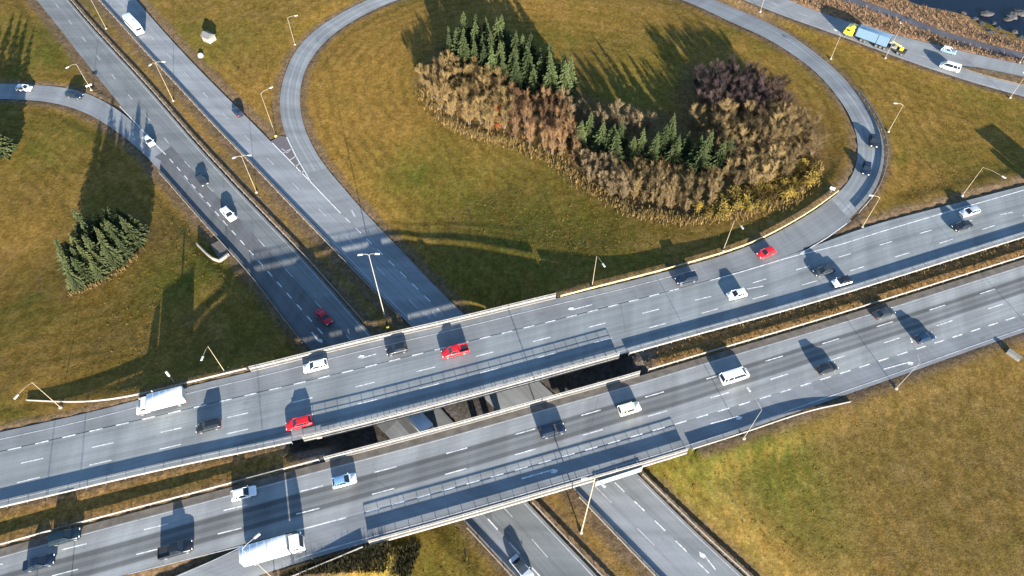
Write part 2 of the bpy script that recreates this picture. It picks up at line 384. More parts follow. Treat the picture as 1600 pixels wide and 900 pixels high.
# ------------------------------------------------------------------ terrain
BR = {'upper_road': (440, 980), 'upper_road_slip_lane': (410, 880), 'lower_road': (515, 1045), 'lower_road_slip_lane': (590, 1090)}
def pxx(P):
    f = P[:, 1] * cP - (P[:, 2] - CH) * sP; return 800 + F * P[:, 0] / f
anchors = []
rib = []
for nme, (A, B, C, wd, _) in ROADS.items():
    keep = np.ones(len(C), bool)
    if nme in BR:
        x = pxx(C); keep = ~((x > BR[nme][0]) & (x < BR[nme][1]))
    t = np.gradient(C[:, :2], axis=0); t /= np.linalg.norm(t, axis=1)[:, None]
    rib.append((C[keep], wd[keep] / 2, t[keep], nme))
    for Q in (A, B): anchors.append(Q[keep][::2])
ctrl = [(600,150,.5),(560,200,.3),(650,260,.4),(760,300,.6),(620,330,.1),(700,330,.8),(820,330,2.3),(900,350,3.6),(700,420,.8),(650,400,.3),(800,420,2.8),(621,370,.4),(675,368,1.0),(733,371,1.8),(764,375,2.3),(798,384,3.2),(833,393,4.0),(849,403,4.4),(900,419,5.5),(942,416,5.8),(985,411,6.1),(1028,406,6.2),(1111,389,6.3),(1000,370,5.4),(900,60,1.5),(1000,130,2.2),(1100,200,3.2),(1250,250,4.9),(820,30,1.2),(700,60,.8),
 (1450,200,5.2),(1300,160,4.9),(1550,250,5.6),(1400,280,5.9),(300,60,.4),(400,120,.4),(350,20,.5),(500,10,.6),(100,50,.6),(30,80,.9),(20,20,.8),
 (60,220,1.4),(120,300,1.5),(200,290,.9),(30,350,2.6),(120,450,3.8),(180,400,2.6),(250,400,2.3),(236,432,3.0),(283,432,2.6),(60,520,5.0),(200,520,4.7),(250,480,4.1),(250,560,5.5),(330,470,1.9),(400,500,1.2),(40,600,6.3),(150,590,6.0),(330,545,4.2),(400,550,3.0),(300,400,.8),
 (1400,700,6.0),(1500,650,6.1),(1580,850,6.1),(1300,850,5.5),(1450,960,6.2),(1650,950,6.3),(1250,960,5.2),(1700,800,6.3),(1200,760,5.6),(1080,716,5.9),(1118,750,5.5),(1160,790,5.0),(1205,832,4.6),(1250,880,4.2),(1250,680,6.0),(1120,712,6.0),(1560,760,6.1),(1300,750,5.8),(1450,800,6.0),(620,880,1.8),(620,900,2.0),(560,890,3.4),(560,905,3.8),(660,860,1.0),(690,880,.7),(500,905,5.2),(730,930,.5),(600,1000,3),(1000,575,4.2),(930,582,.5),(960,575,1.2),(900,590,.2),(985,573,2.6),(540,697,.8),(505,706,2.2),(580,688,.2),(850,603,.2),
 (250,800,5.8),(100,815,5.8),(400,735,5.2),(450,715,4.2),(1080,565,5.6),(1040,570,5.2),(1300,490,5.8),(1500,420,5.9),(250,770,5.9),(1200,515,5.9),
 (1340,20,4.3),(1400,42,4.4),(1480,62,4.3),(1560,85,4.2),
 (1418,11,2.5),(1462,17,2.5),(1507,29,2.5),(1524,50,2.5),(1553,60,2.5),(1600,73,2.5),(1380,-5,2.5),(1330,-20,2.6),(1440,0,1.0),(1500,5,.6),(1560,20,.6),(1600,40,.8),(1560,-30,.4),(1480,-40,.4),(1650,0,.4),(1700,60,.8)]
anchors = np.concatenate(anchors + [np.array([at(*c) for c in ctrl])] )
far = np.array([(x, y, 2.5) for x in range(-1500, 1501, 250) for y in range(-1000, 2001, 250) if abs(x) > 300 or y > 420 or y < -100], float)
anchors = np.concatenate([anchors, far])
wctrl = np.ones(len(anchors)); wctrl[-(len(far) + len(ctrl)):-len(far)] = 12.0; wctrl[-len(far):] = 60
def terrain_h(P):
    out = np.zeros(len(P)); rd = np.full(len(P), 1e3); z_near = np.zeros(len(P)); ceil = np.full(len(P), 1e3)
    AX = anchors[:, :2].astype(np.float32)
    for s in range(0, len(P), 4000):
        q = P[s:s + 4000].astype(np.float32)
        d2 = (q[:, None, 0] - AX[None, :, 0]) ** 2 + (q[:, None, 1] - AX[None, :, 1]) ** 2 + 1.0
        wgt = wctrl[None, :].astype(np.float32) / d2 ** 1.45
        out[s:s + 4000] = (wgt * anchors[None, :, 2]).sum(1) / wgt.sum(1)
        for (C, hw, t, nme) in rib:
            e = (q[:, None, 0] - C[None, :, 0]) ** 2 + (q[:, None, 1] - C[None, :, 1]) ** 2
            i = e.argmin(1); dx = q - C[i, :2].astype(np.float32)
            al = np.abs((dx * t[i]).sum(1)); la = np.sqrt(e[np.arange(len(q)), i])
            r = la - hw[i]; r = np.where(al > 2.2, 1e3, r)
            sl_ = slice(s, s + 4000); z = C[i, 2]
            better = r < rd[sl_]
            z_near[sl_] = np.where(better, z, z_near[sl_]); rd[sl_] = np.where(better, r, rd[sl_])
            ceil[sl_] = np.where(r < .9, np.minimum(ceil[sl_], np.where(r < 0, z - .3, z - .06)), ceil[sl_])
    G2 = out.reshape(len(ys), len(xs)); kx = np.arange(-12, 13); kk = np.exp(-kx ** 2 / (2 * 4.0 ** 2)); kk /= kk.sum()
    Gp = np.pad(G2, 12, mode='edge')
    Gp = sum(kk[a] * Gp[a:a + G2.shape[0], :] for a in range(25)); Gp = sum(kk[a] * Gp[:, a:a + G2.shape[1]] for a in range(25)); out = Gp.ravel()
    k = np.clip((rd - 1.4) / 4.6, 0, 1); k = k * k * (3 - 2 * k)
    out = np.where(rd < 6, (z_near - .06) * (1 - k) + out * k, out)
    return np.minimum(out, ceil), rd
def axis(lo, hi, step, outer):
    f = np.arange(lo, hi + step, step); a = [lo - 3, lo - 8, lo - 16, lo - 30, lo - 60, lo - 120, lo - 250, lo - 500, -outer]
    b = [hi + 3, hi + 8, hi + 16, hi + 30, hi + 60, hi + 120, hi + 250, hi + 500, outer]
    return np.array(a[::-1] + list(f) + [x + step for x in b])
xs, ys = axis(-178, 178, 1.0, 2200), axis(22, 226, 1.0, 2600)
GX, GY = np.meshgrid(xs, ys); P = np.stack([GX.ravel(), GY.ravel()], 1)
H, RD = terrain_h(P)
def hat(x, y):                                              # terrain height by bilinear lookup
    i = int(np.clip(np.searchsorted(xs, x) - 1, 0, len(xs) - 2)); j = int(np.clip(np.searchsorted(ys, y) - 1, 0, len(ys) - 2))
    fx = (x - xs[i]) / (xs[i + 1] - xs[i]); fy = (y - ys[j]) / (ys[j + 1] - ys[j]); Hh = H.reshape(len(ys), len(xs))
    return float((Hh[j, i] * (1 - fx) + Hh[j, i + 1] * fx) * (1 - fy) + (Hh[j + 1, i] * (1 - fx) + Hh[j + 1, i + 1] * fx) * fy)
def ground(px, py, z0=2.0):                                 # point of the terrain under a picture point
    z = z0
    for _ in range(12): p = at(px, py, z); z = .5 * z + .5 * hat(p[0], p[1])
    p = at(px, py, z); return np.array((p[0], p[1], hat(p[0], p[1])))
def inpoly(P, poly):
    x, y = P[:, 0], P[:, 1]; r = np.zeros(len(P), bool); n = len(poly)
    for i in range(n):
        a, b = poly[i], poly[(i + 1) % n]
        c = (a[1] > y) != (b[1] > y)
        r ^= c & (x < (b[0] - a[0]) * (y - a[1]) / (b[1] - a[1] + 1e-12) + a[0])
    return r
def wpoly(pts): return np.array([ground(*p)[:2] for p in pts])
GROVE = wpoly([(655,128),(690,182),(735,208),(800,222),(860,245),(915,290),(990,332),(1075,345),(1170,330),(1235,312),(1278,260),(1285,205),(1235,150),(1180,115),(1080,105),(1062,150),(1070,185),(960,170),(890,140),(850,105),(760,65),(690,75)])
def soft(poly, wd):
    m = inpoly(P, poly); d = np.full(len(P), 1e3); n = len(poly)
    sel = (np.abs(P[:, 0]) < 185) & (P[:, 1] < 260)
    q = P[sel]; dd = np.full(len(q), 1e3)
    for i in range(n):
        a, b = poly[i], poly[(i + 1) % n]; ab = b - a; tt = np.clip(((q - a) @ ab) / (ab @ ab), 0, 1)
        dd = np.minimum(dd, np.linalg.norm(q - a - tt[:, None] * ab, axis=1))
    d[sel] = dd; return np.where(m, 1.0, np.clip(1 - d / wd, 0, 1))
SPR = wpoly([(98,395),(150,350),(205,335),(235,365),(200,408),(150,447),(112,460)])
BANK = wpoly([(1240,0),(1330,37),(1420,60),(1500,80),(1610,105),(1610,70),(1553,58),(1524,48),(1507,27),(1462,15),(1400,2),(1330,-25),(1240,-40)])
MED = np.concatenate([resample(cut(U_B, 950, 1640), n=20)[:, :2], resample(cut(D_T, 1000, 1640), n=20)[::-1, :2]][::1]) if False else wpoly([(990,575),(1140,508),(1400,433),(1610,368),(1610,402),(1400,468),(1150,542),(1010,582)])
MEDL = wpoly([(0,795),(200,748),(470,692),(500,716),(300,772),(100,822),(0,850)])
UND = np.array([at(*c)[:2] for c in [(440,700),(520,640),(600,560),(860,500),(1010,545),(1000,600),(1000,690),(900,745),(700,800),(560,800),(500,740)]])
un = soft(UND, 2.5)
gv = np.maximum(soft(GROVE, 3.0), soft(SPR, 2.0)); bk = soft(BANK, 4.0); md = np.maximum(soft(MED, 1.5), .55 * soft(MEDL, 1.5))
def blobs(lst):
    t_ = np.zeros(len(P))
    for px_, py_, r_, a_ in lst:
        q = ground(px_, py_); t_ += a_ * np.exp(-((P[:, 0] - q[0]) ** 2 + (P[:, 1] - q[1]) ** 2) / (2 * r_ ** 2))
    return np.clip(t_, 0, 1)
t_gold = blobs([(520,150,16,.8),(560,60,14,.8),(500,250,9,.7),(600,330,9,.8),(650,240,14,.5),(560,200,12,.6),(820,20,16,.6),(300,230,10,.9),(250,130,10,.8),(380,330,8,.8),(200,60,10,.7),(1120,110,9,.6),(1450,180,20,.6),(1330,90,12,.6),(1180,100,10,.5),(60,570,10,.7),(30,330,10,.6),(130,170,8,.6),(250,250,8,.5),(860,830,8,.7),(960,880,8,.7),(1230,640,6,.5)])
t_green = blobs([(640,275,7,.9),(900,330,14,.5),(760,290,12,.45),(1215,715,5,1.0),(1260,800,6,.6),(1040,730,6,.6),(1120,720,6,.4),(100,50,12,.6),(50,225,8,.5),(340,60,10,.6),(330,410,5,.9),(300,100,8,.4),(1300,120,8,.4),(1010,130,12,.6),(260,440,6,.8),(760,420,12,.5),(1390,210,7,.5),(700,880,6,.6)])
t_brown = blobs([(1400,720,24,.8),(1550,640,16,.7),(1520,850,18,.7),(1250,870,14,.6),(1350,640,9,.3),(1130,840,7,.6),(280,40,8,.4),(330,340,7,.5),(240,380,6,.6),(340,540,9,.4),(800,400,10,.4)])
nx, ny = len(xs), len(ys)
idx = np.arange(nx * ny).reshape(ny, nx)
quads = np.stack([idx[:-1, :-1], idx[:-1, 1:], idx[1:, 1:], idx[1:, :-1]], -1).reshape(-1, 4)
me = bpy.data.meshes.new('ground'); me.from_pydata(np.column_stack([P, H]).tolist(), [], quads.tolist())
me.shade_smooth()
for nme, arr in (('rd', np.minimum(RD, 200)), ('grove', gv), ('bank', bk), ('scrub', md), ('gravel', un), ('gold', t_gold), ('green', t_green), ('brown', t_brown)):
    a = me.attributes.new(nme, 'FLOAT', 'POINT'); a.data.foreach_set('value', arr.astype(np.float32))
m, t, b = node_mat('autumn_grass'); k = NT(t)
tc = k.n('TexCoord').outputs['Object']; rd_ = k.attr('rd')
big = k.noise(tc, .022, 4, .6, .6); mid = k.noise(tc, .16, 4, .62, .4); fin = k.noise(tc, 1.1, 5, .78); mic = k.noise(tc, 3.2, 3, .75)
streak = k.noise(k.mapping(tc, (.5, .12, .3)), 1.0, 3, .6, 1.2)
gold, olive, green, tan = (.148, .092, .022), (.092, .074, .013), (.054, .068, .010), (.190, .120, .042)
c = k.mix(k.rng(big, .36, .62), olive, gold)
c = k.mix(k.math('MULTIPLY', k.rng(mid, .46, .68), .55), c, tan)
c = k.mix(k.math('MULTIPLY', k.rng(k.noise(tc, .045, 3, .6, .8), .53, .68), .8), c, green)
pj = k.rng(mid, .3, .7, .55, 1.15)
c = k.mix(k.math('MULTIPLY', k.math('MULTIPLY', k.attr('gold'), pj), .85, clamp=True), c, (.190, .115, .026))
c = k.mix(k.math('MULTIPLY', k.math('MULTIPLY', k.attr('brown'), pj), .85, clamp=True), c, (.108, .076, .026))
c = k.mix(k.math('MULTIPLY', k.math('MULTIPLY', k.attr('green'), pj), .8, clamp=True), c, (.062, .078, .011))
# mowing lines that follow the road edges
wv = k.math('SINE', k.math('ADD', k.math('MULTIPLY', rd_, 1.9), k.math('MULTIPLY', mid, 11.0)))
wv2 = k.math('MULTIPLY', k.rng(wv, -.3, 1.0), k.rng(k.noise(tc, .05, 2), .36, .56))
c = k.mix(k.math('MULTIPLY', wv2, .42), c, (.058, .044, .010))
c = k.mix(k.math('MULTIPLY', k.rng(streak, .5, .72), .35), c, (.20, .115, .03))
# verge, grove floor, river bank, scrubby median
vg = k.math('MULTIPLY', k.rng(k.math('ADD', rd_, k.math('MULTIPLY', k.math('SUBTRACT', mid, .5), 3.0)), .7, 2.6, 1, 0), .85)
c = k.mix(vg, c, k.mix(fin, (.075, .058, .042), (.15, .105, .065)))
c = k.mix(k.math('MULTIPLY', k.attr('grove'), .9), c, k.mix(fin, (.05, .035, .018), (.15, .10, .04)))
c = k.mix(k.math('MULTIPLY', k.attr('bank'), .85), c, k.mix(k.rng(fin, .35, .65), (.10, .07, .05), (.36, .21, .11)))
c = k.mix(k.math('MULTIPLY', k.attr('scrub'), k.rng(mid, .3, .7, .4, 1.0)), c, k.mix(k.rng(fin, .35, .65), (.07, .048, .022), (.22, .125, .04)))
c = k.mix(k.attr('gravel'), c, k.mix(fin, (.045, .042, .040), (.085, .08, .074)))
vfac = k.math('MULTIPLY', k.rng(fin, .25, .75, .48, 1.52), k.rng(mic, .25, .75, .66, 1.34))
cmb = k.n('CombineColor')
for i in range(3): k.l(vfac, cmb.inputs[i])
c = k.mix(1.0, c, cmb.outputs[0], 'MULTIPLY')
blt = k.noise(tc, .38, 5, .7, .5); lon = k.noise(k.mapping(tc, (.9, .22, .5)), 1.0, 4, .7, .6)
cm2 = k.n('CombineColor'); bf = k.math('MULTIPLY', k.rng(blt, .3, .7, .76, 1.24), k.rng(lon, .3, .7, .86, 1.14))
k.l(bf, cm2.inputs[0]); k.l(k.math('MULTIPLY', bf, .985), cm2.inputs[1]); k.l(k.math('POWER', bf, 1.5), cm2.inputs[2])
c = k.mix(1.0, c, cm2.outputs[0], 'MULTIPLY')
dirt = k.rng(k.noise(tc, .09, 5, .7, 1.0), .60, .72)
c = k.mix(k.math('MULTIPLY', dirt, .55), c, (.085, .060, .030))
c = k.mix(1.0, c, (1.10, 1.055, 1.0), 'MULTIPLY')
k.l(c, b.inputs['Base Color']); b.inputs['Roughness'].default_value = .95; b.inputs['Specular IOR Level'].default_value = .04
k.l(k.bump(k.math('ADD', fin, k.math('MULTIPLY', mic, .6)), .5, .2), b.inputs['Normal'])
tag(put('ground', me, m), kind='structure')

# ------------------------------------------------------------------ river
m, t, b = node_mat('river_water'); k = NT(t); tc = k.n('TexCoord').outputs['Object']
foam = k.rng(k.math('ADD', k.noise(tc, .55, 5, .7, 1.5), k.math('MULTIPLY', k.noise(tc, .06, 2), .35)), .88, .98)
k.l(k.mix(foam, (.002, .006, .016), (.35, .38, .42)), b.inputs['Base Color'])
b.inputs['Roughness'].default_value = .35; b.inputs['Specular IOR Level'].default_value = .12
k.l(k.bump(k.noise(k.mapping(tc, (1, 2.2, 1)), 1.1, 4, .6, 1.0), .15, .2), b.inputs['Normal'])
bank = pxline([(1200,-90),(1300,-45),(1365,-8),(1400,4),(1418,12),(1462,19),(1507,31),(1524,52),(1553,62),(1578,68),(1640,82),(1800,120)], 2.15)
far_ = [(400, 190, 2.15), (420, 420, 2.15), (60, 420, 2.15)]
wm = MB(); vs = list(bank) + far_; wm.add(vs, [tuple(range(len(vs)))]); wo_ = wm.build('river_water', m)
if wo_.data.polygons[0].normal.z < 0: wo_.data.flip_normals()
wo_['kind'] = 'structure'
M_rock = simple('river_rock', (.040, .038, .038), .9, var=.5, scale=1.2)
def rock_mesh(seed):
    r = random.Random(seed); mb = MB(); n = 9; rings = []
    vs = []
    for j, (h, rr) in enumerate(((-.4, .85), (0, 1.0), (.3, .8), (.5, .4))):
        for i in range(n):
            t = 2 * math.pi * i / n; q = rr * r.uniform(.75, 1.2); vs.append((q * math.cos(t) * 1.3, q * math.sin(t), h + r.uniform(-.08, .12)))
    fs = [tuple(range(n - 1, -1, -1)), tuple(range(3 * n, 4 * n))]
    for j in range(3):
        for i in range(n): fs.append((j * n + i, j * n + (i + 1) % n, j * n + n + (i + 1) % n, j * n + n + i))
    mb.add(vs, fs); return mb.mesh('river_rock')
rms = [rock_mesh(s) for s in (1, 2, 3)]
for i, (px, py, s) in enumerate([(1541,22,2.2),(1533,38,1.5),(1548,52,1.8),(1580,25,2.6),(1592,20,2.2),(1575,30,1.6),(1560,45,1.3),(1568,55,1.2),(1585,50,1.4),(1505,20,1.0),(1523,30,1.2),(1596,60,1.5),(1540,46,1.2),(1553,36,1.0)]):
    p = at(px, py, 2.2); o = put('river_rock', rms[i % 3], M_rock); o.location = p; o.scale = (s * .8, s * .7, s * .6); o.rotation_euler = (0, 0, i * 1.3)
    tag(o, 'dark rock standing in the rapids of the river at the upper right corner', 'rock', 'rocks in the river rapids')

# ------------------------------------------------------------------ bridges
def bridge(name, T, Bm, rngT, rngB, label):
    root = empty(name, label=label, cat='bridge')
    A, B = resample(cut(T, *rngT), n=60), resample(cut(Bm, *rngB), n=60)
    up = A if A[:, 1].mean() > B[:, 1].mean() else B
    if A[0, 0] > A[-1, 0]: A, B = A[::-1], B[::-1]
    mb = MB(); n = len(A); vs = []
    for i in range(n):
        a, b2 = A[i], B[i]
        for p, z in ((a, -.05), (b2, -.05), (b2 * .9 + a * .1, -1.1), (a * .9 + b2 * .1, -1.1)): vs.append((p[0], p[1], p[2] + z))
    fs = [(0, 1, 2, 3), (4 * n - 1, 4 * n - 2, 4 * n - 3, 4 * n - 4)]
    for i in range(n - 1):
        for k in range(4): l = (k + 1) % 4; fs.append((i * 4 + k, i * 4 + 4 + k, i * 4 + 4 + l, i * 4 + l))
    mb.add(vs, fs); mb.build('deck_slab', M_concdark, root)
    for Q, sgn in ((A, 1), (B, -1)):
        MB().sweep(Q, .02 * sgn, .5 * sgn, -.5, .12).build('edge_beam', M_conc, root)
    return root, A, B
B1, UA, UB = bridge('highway_bridge', UX_T, U_B, (388, 872), (468, 972), 'concrete bridge of the upper road crossing above the highway, nearer the loop')
B2, DA, DB = bridge('highway_bridge', D_T, DX_B, (505, 1004), (575, 1078), 'concrete bridge of the lower road crossing above the highway, nearest the viewer')
def pier_row(root, A, B, spots):
    for (px, py) in spots:
        p = at(px, py, 0)
        mb = MB(); mb.lathe([(.62, -.6), (.62, 3.6), (.62, 4.2), (.95, 5.38)], 14, (p[0], p[1], 0)); mb.build('pier', M_concdark, root, True)
pier_row(B1, UA, UB, [(640,600),(664,624),(560,635),(575,648),(812,585),(790,560)])
pier_row(B2, DA, DB, [(760,715),(790,745),(820,775),(700,770),(680,748),(940,730),(915,705)])

# ------------------------------------------------------------------ guard rails and bridge railings
def guard(label, pts, style='beam', mat=M_galv, side=1, base=0.0, post=3.0, group=None, hmax=1.35):
    """pts: world polyline of the foot of the rail"""
    pts = np.asarray(pts); L = np.linalg.norm(np.diff(pts[:, :2], axis=0), axis=1).sum()
    Q = resample(pts, step=2.0)
    root = empty('bridge_railing' if style == 'bridge' else 'guard_rail', tuple(Q[0]), 0, label, 'railing' if style == 'bridge' else 'guard rail')
    off = Q - Q[0]
    def S(*a): mb = MB(); mb.sweep(off, *a); return mb
    mb = MB(); mb.sweep(off, -.06, .02, base + .36, base + .54); mb.sweep(off, -.03, .05, base + .54, base + .66); mb.sweep(off, -.06, .02, base + .66, base + .84)
    mb.build('guard_beam', mat, root)
    hgt = .86
    if style == 'bridge':
        hgt = hmax
        MB().sweep(off, -.05, .05, base + hmax - .03, base + hmax + .06).build('top_rail', mat, root)
        MB().sweep(off, .04, .09, base + hmax * .72, base + hmax * .72 + .05).build('middle_rail', mat, root)
    n = min(99, max(2, int(L / post) + 1)); W = resample(pts, n=n)
    mb = MB(); mb.box((0, 0, (base + hgt) / 2 - .1), (.075, .075, base + hgt + .2)); pm = mb.mesh('post')
    for p in W:
        o = put('post', pm, M_galvdark, root); o.location = Vector(p - Q[0]); o.location.z -= 0.0
    return root
def offs(P, d):
    t = np.gradient(P[:, :2], axis=0); t /= np.linalg.norm(t, axis=1)[:, None]
    return P + np.column_stack([-t[:, 1] * d, t[:, 0] * d, np.zeros(len(P))])
def bridge_side(A, sgn): return offs(A, .26 * sgn)
guard('long pale railing along the far edge of the bridge nearer the loop', bridge_side(UA, 1), 'bridge', base=.14, post=2.2)
guard('long pale railing along the near edge of the bridge nearer the loop, above the gap', bridge_side(UB, -1), 'bridge', base=.14, post=2.2)
guard('long pale railing on the far edge of the bridge nearest the viewer, above the gap', bridge_side(DA, 1), 'bridge', base=.14, post=2.2)
guard('long pale railing along the near edge of the bridge nearest the viewer', bridge_side(DB, -1), 'bridge', base=.14, post=2.2)
def outer(P, other, d):
    a = offs(P, d); b2 = offs(P, -d); c = resample(other, n=len(P))
    return a if np.linalg.norm(a - c, axis=1).mean() > np.linalg.norm(b2 - c, axis=1).mean() else b2
def G(label, P, other, px0, px1, d=.5, **kw): return guard(label, cut(outer(P, other, d), px0, px1), **kw)
guard('guard rail curving off beside the white truck, ending in the grass', smooth(pxline([(45,627,5.6),(90,630,5.9),(130,631,6.2),(165,628,6.4),(210,621,6.45),(290,601,6.45),(386,578,6.45)]), 3))
guard('yellowish guard rail on the inside of the bend where the loop joins the upper road', smooth(pxline([(876,465),(933,450),(1033,425),(1127,398),(1167,386),(1200,370),(1240,348),(1283,322),(1308,300)], 6.45), 5), mat=M_yelrail)
G('guard rail on the near edge of the upper road, left of the bridges', U_B, U_T, -60, 462)
G('guard rail on the near edge of the upper road, right of the bridges', U_B, U_T, 978, 1660)
G('guard rail on the far edge of the lower road, left of the bridges', D_T, DX_B, -60, 500)
G('guard rail on the far edge of the lower road, right of the bridges', D_T, DX_B, 1010, 1660)
guard('near edge guard rail of the lower road, curving off into grass at the right', smooth(pxline([(1082,703,6.4),(1150,682,6.4),(1210,661,6.4),(1255,646,6.35),(1285,638,6.2),(1327,631,5.9)]), 3))
guard('near edge guard rail of the lower road, sloping to the bottom picture edge', smooth(pxline([(568,856,6.4),(545,866,6.35),(510,881,6.2),(470,897,6.0),(440,910,5.8)]), 3))
G('guard rail along the left side of the long grass median beyond the bridges', LC_R, LC_L, -60, 570)
G('guard rail along the right side of the long grass median beyond the bridges', RC_L, RC_R, -60, 632)
G('guard rail on the left edge of the highway after the slip road joins it', RAMP_L, LC_R, 250, 476)
G('leftmost of the four guard rails on the highway below the bridges', RAMP_L, LC_R, 728, 900)
G('guard rail on the left side of the short grass median below the bridges', LC_R, RAMP_L, 830, 1000)
G('guard rail on the right side of the short grass median below the bridges', RC_L, RX_R, 900, 1100)
G('rightmost of the four guard rails on the highway below the bridges', RX_R, RC_L, 998, 1230)
guard('guard rail round the outside of the right hand bend of the loop', outer(resample(LOOP_O, n=len(LOOP_O)), LOOP_I, .55)[(pxx(LOOP_O) > 1338) & (np.arange(len(LOOP_O)) > len(LOOP_O) * .6)])

# ------------------------------------------------------------------ painted markings
class Marks:
    def __init__(s): s.p = MB(); s.w = MB()
    def strip(s, pts, wd, worn=False, dz=.012):
        pts = [np.asarray(p, float) for p in pts]; n = len(pts); vs = []
        for i, p in enumerate(pts):
            t = pts[min(i + 1, n - 1)] - pts[max(i - 1, 0)]; t = t[:2] / (np.linalg.norm(t[:2]) + 1e-9); nx_, ny_ = -t[1] * wd / 2, t[0] * wd / 2
            vs += [(p[0] - nx_, p[1] - ny_, p[2] + dz), (p[0] + nx_, p[1] + ny_, p[2] + dz)]
        (s.w if worn else s.p).add(vs, [(2 * i, 2 * i + 2, 2 * i + 3, 2 * i + 1) for i in range(n - 1)])
    def line(s, P, wd=.15, worn=False): s.strip(resample(P, step=2.0), wd, worn)
    def dash(s, P, on, per, start=0.0, wd=.18, worn=False):
        P = resample(P, .5); sl2 = np.concatenate([[0], np.cumsum(np.linalg.norm(np.diff(P, axis=0), axis=1))]); a = start
        while a + on < sl2[-1]:
            q = np.linspace(a, a + on, 4); s.strip(np.stack([np.interp(q, sl2, P[:, i]) for i in range(3)], 1), wd, worn); a += per
    def arrow(s, px0, py0, px1, py1, z, bend=1):
        a, b2 = at(px0, py0, z), at(px1, py1, z); t = (b2 - a) / np.linalg.norm(b2 - a); n_ = np.array((-t[1], t[0], 0)) * bend
        s.strip([a, b2], .22)
        h = [b2 - t * .1 - n_ * .2, b2 + t * .9 + n_ * .3, b2 + t * .2 + n_ * .75, b2 - t * .5 + n_ * .4]
        s.p.add([(q[0], q[1], q[2] + .013) for q in h], [(0, 1, 2, 3)])
    def done(s, name):
        for mb, mt, nm in ((s.p, M_paint, name), (s.w, M_paintdirty, name + '_worn')):
            if mb.v:
                o = mb.build(nm, mt); o['kind'] = 'structure'
                bad = [p for p in o.data.polygons if p.normal.z < 0]
                if bad:
                    for p in bad: p.flip()
K = Marks()                                                       # upper road
rowA = cut(U_T, -40, 1075); K.dash(rowA[::-1], 2.2, 4.5, .8, .24)
rowB = smooth(pxline([(1600,342),(1500,365),(1400,391),(1310,415),(1200,446),(1107,462),(1030,483),(948,504),(863,526),(777,548),(687,572),(592,595),(480,624),(367,650),(292,667),(188,689),(82,713),(0,731)][4:], ZB), 8, (0, 40))
K.dash(rowB, 3.6, 11.6, 1.0, .2)
rowB2 = smooth(pxline([(1600,328),(1480,352),(1340,393),(1250,420),(1190,438),(1107,462)], ZB), 6); K.dash(rowB2[:-2], 3.2, 10.5, 3, .2)
rowC = smooth(pxline([(1600,337),(1540,357),(1470,380),(1403,400),(1330,423),(1260,444),(1180,466),(1098,489),(1017,512),(930,535),(840,559),(750,583),(640,611),(560,632),(450,656),(353,678),(247,703),(130,728),(33,753),(0,761)], ZB), 8, (40, 40))
K.dash(rowC, 3.6, 11.6, 2.0, .2)
lowline = offs(U_B, 0); a_ = offs(U_B, .75); b__ = offs(U_B, -.75); c_ = resample(U_T, n=len(U_B))
K.line(a_ if np.linalg.norm(a_ - c_, axis=1).mean() < np.linalg.norm(b__ - c_, axis=1).mean() else b__, .16, True)
def inner(P, other, d):
    a = offs(P, d); b2 = offs(P, -d); c = resample(other, n=len(P))
    return a if np.linalg.norm(a - c, axis=1).mean() < np.linalg.norm(b2 - c, axis=1).mean() else b2
K.line(cut(inner(UX_T, U_B, 1.5), -60, 1090), .18, True)
K.line(smooth(pxline([(1109,438),(1145,429),(1207,410),(1253,396),(1297,388),(1360,367),(1467,335),(1600,297)], ZB), 4), .22)
K.line(smooth(pxline([(1250,397),(1275,382),(1297,369),(1323,349)], ZB), 2), .22)
K.arrow(588, 553, 566, 559, ZB, -1); K.arrow(925, 476, 894, 484, ZB, -1)
K.done('upper_road_markings')
K = Marks()                                                       # lower road
rA = smooth(pxline([(0,882),(130,851),(247,822),(362,795),(472,768),(580,739),(682,713),(783,686),(883,656),(980,629),(1080,600),(1150,578),(1235,553),(1315,528),(1393,503),(1468,480),(1538,457),(1600,437)], ZB), 8, (20, 40)); K.dash(rA, 3.8, 12.6, 4, .2)
rB = smooth(pxline([(30,913),(147,883),(265,853),(382,824),(493,796),(603,767),(708,738),(812,709),(907,681),(965,664),(1057,638),(1147,611),(1232,584),(1314,558),(1392,532),(1468,508),(1542,483),(1600,464)], ZB), 8, (40, 40)); K.dash(rB, 3.8, 12.6, 7, .2)
K.dash(cut(D_B, 560, 1640), 2.3, 4.3, .3, .26); K.line(cut(D_B, 455, 542), .24)
K.line(inner(D_T, DX_B, 1.5), .14, True); K.line(cut(inner(DX_B, D_T, .7), 380, 1660), .17, True)
K.line(smooth(pxline([(230,920,6.1),(277,901,6.25),(338,874,6.45),(377,855,6.5)]), 2), .16, True); K.line(smooth(pxline([(200,897),(251,885),(309,870),(379,853)], ZB), 3), .16, True)
K.arrow(815, 748, 864, 734, ZB, -1); K.arrow(1380, 577, 1420, 566, ZB, -1); K.arrow(1110, 662, 1152, 651, ZB, -1)
K.done('lower_road_markings')
K = Marks()                                                       # highway
def HL(pts, sig=6, ext=(0, 0)): return smooth(pxline(pts), sig, ext)
K.line(HL([(187,166),(222,203),(253,236)]), .2)
K.dash(cut(LC_L, 253, 510), 2.0, 4.1, 0, .2); K.dash(cut(LC_L, 755, 900), 2.6, 5.6, 1, .22)
K.dash(HL([(82,0),(130,60),(180,123),(213,163),(260,220),(306,272),(340,307),(382,350),(425,398),(470,447),(522,502),(600,590),(700,700)]), 3.0, 12, 3, .17, True)
K.dash(HL([(765,770),(800,806),(825,834),(880,900)]), 4, 9, 2, .2, True)
K.line(cut(inner(LC_R, LC_L, .55), -40, 590), .14, True); K.line(cut(inner(LC_R, LC_L, .55), 815, 1000), .16, True)
K.arrow(487, 519, 498, 533, 0, 1)
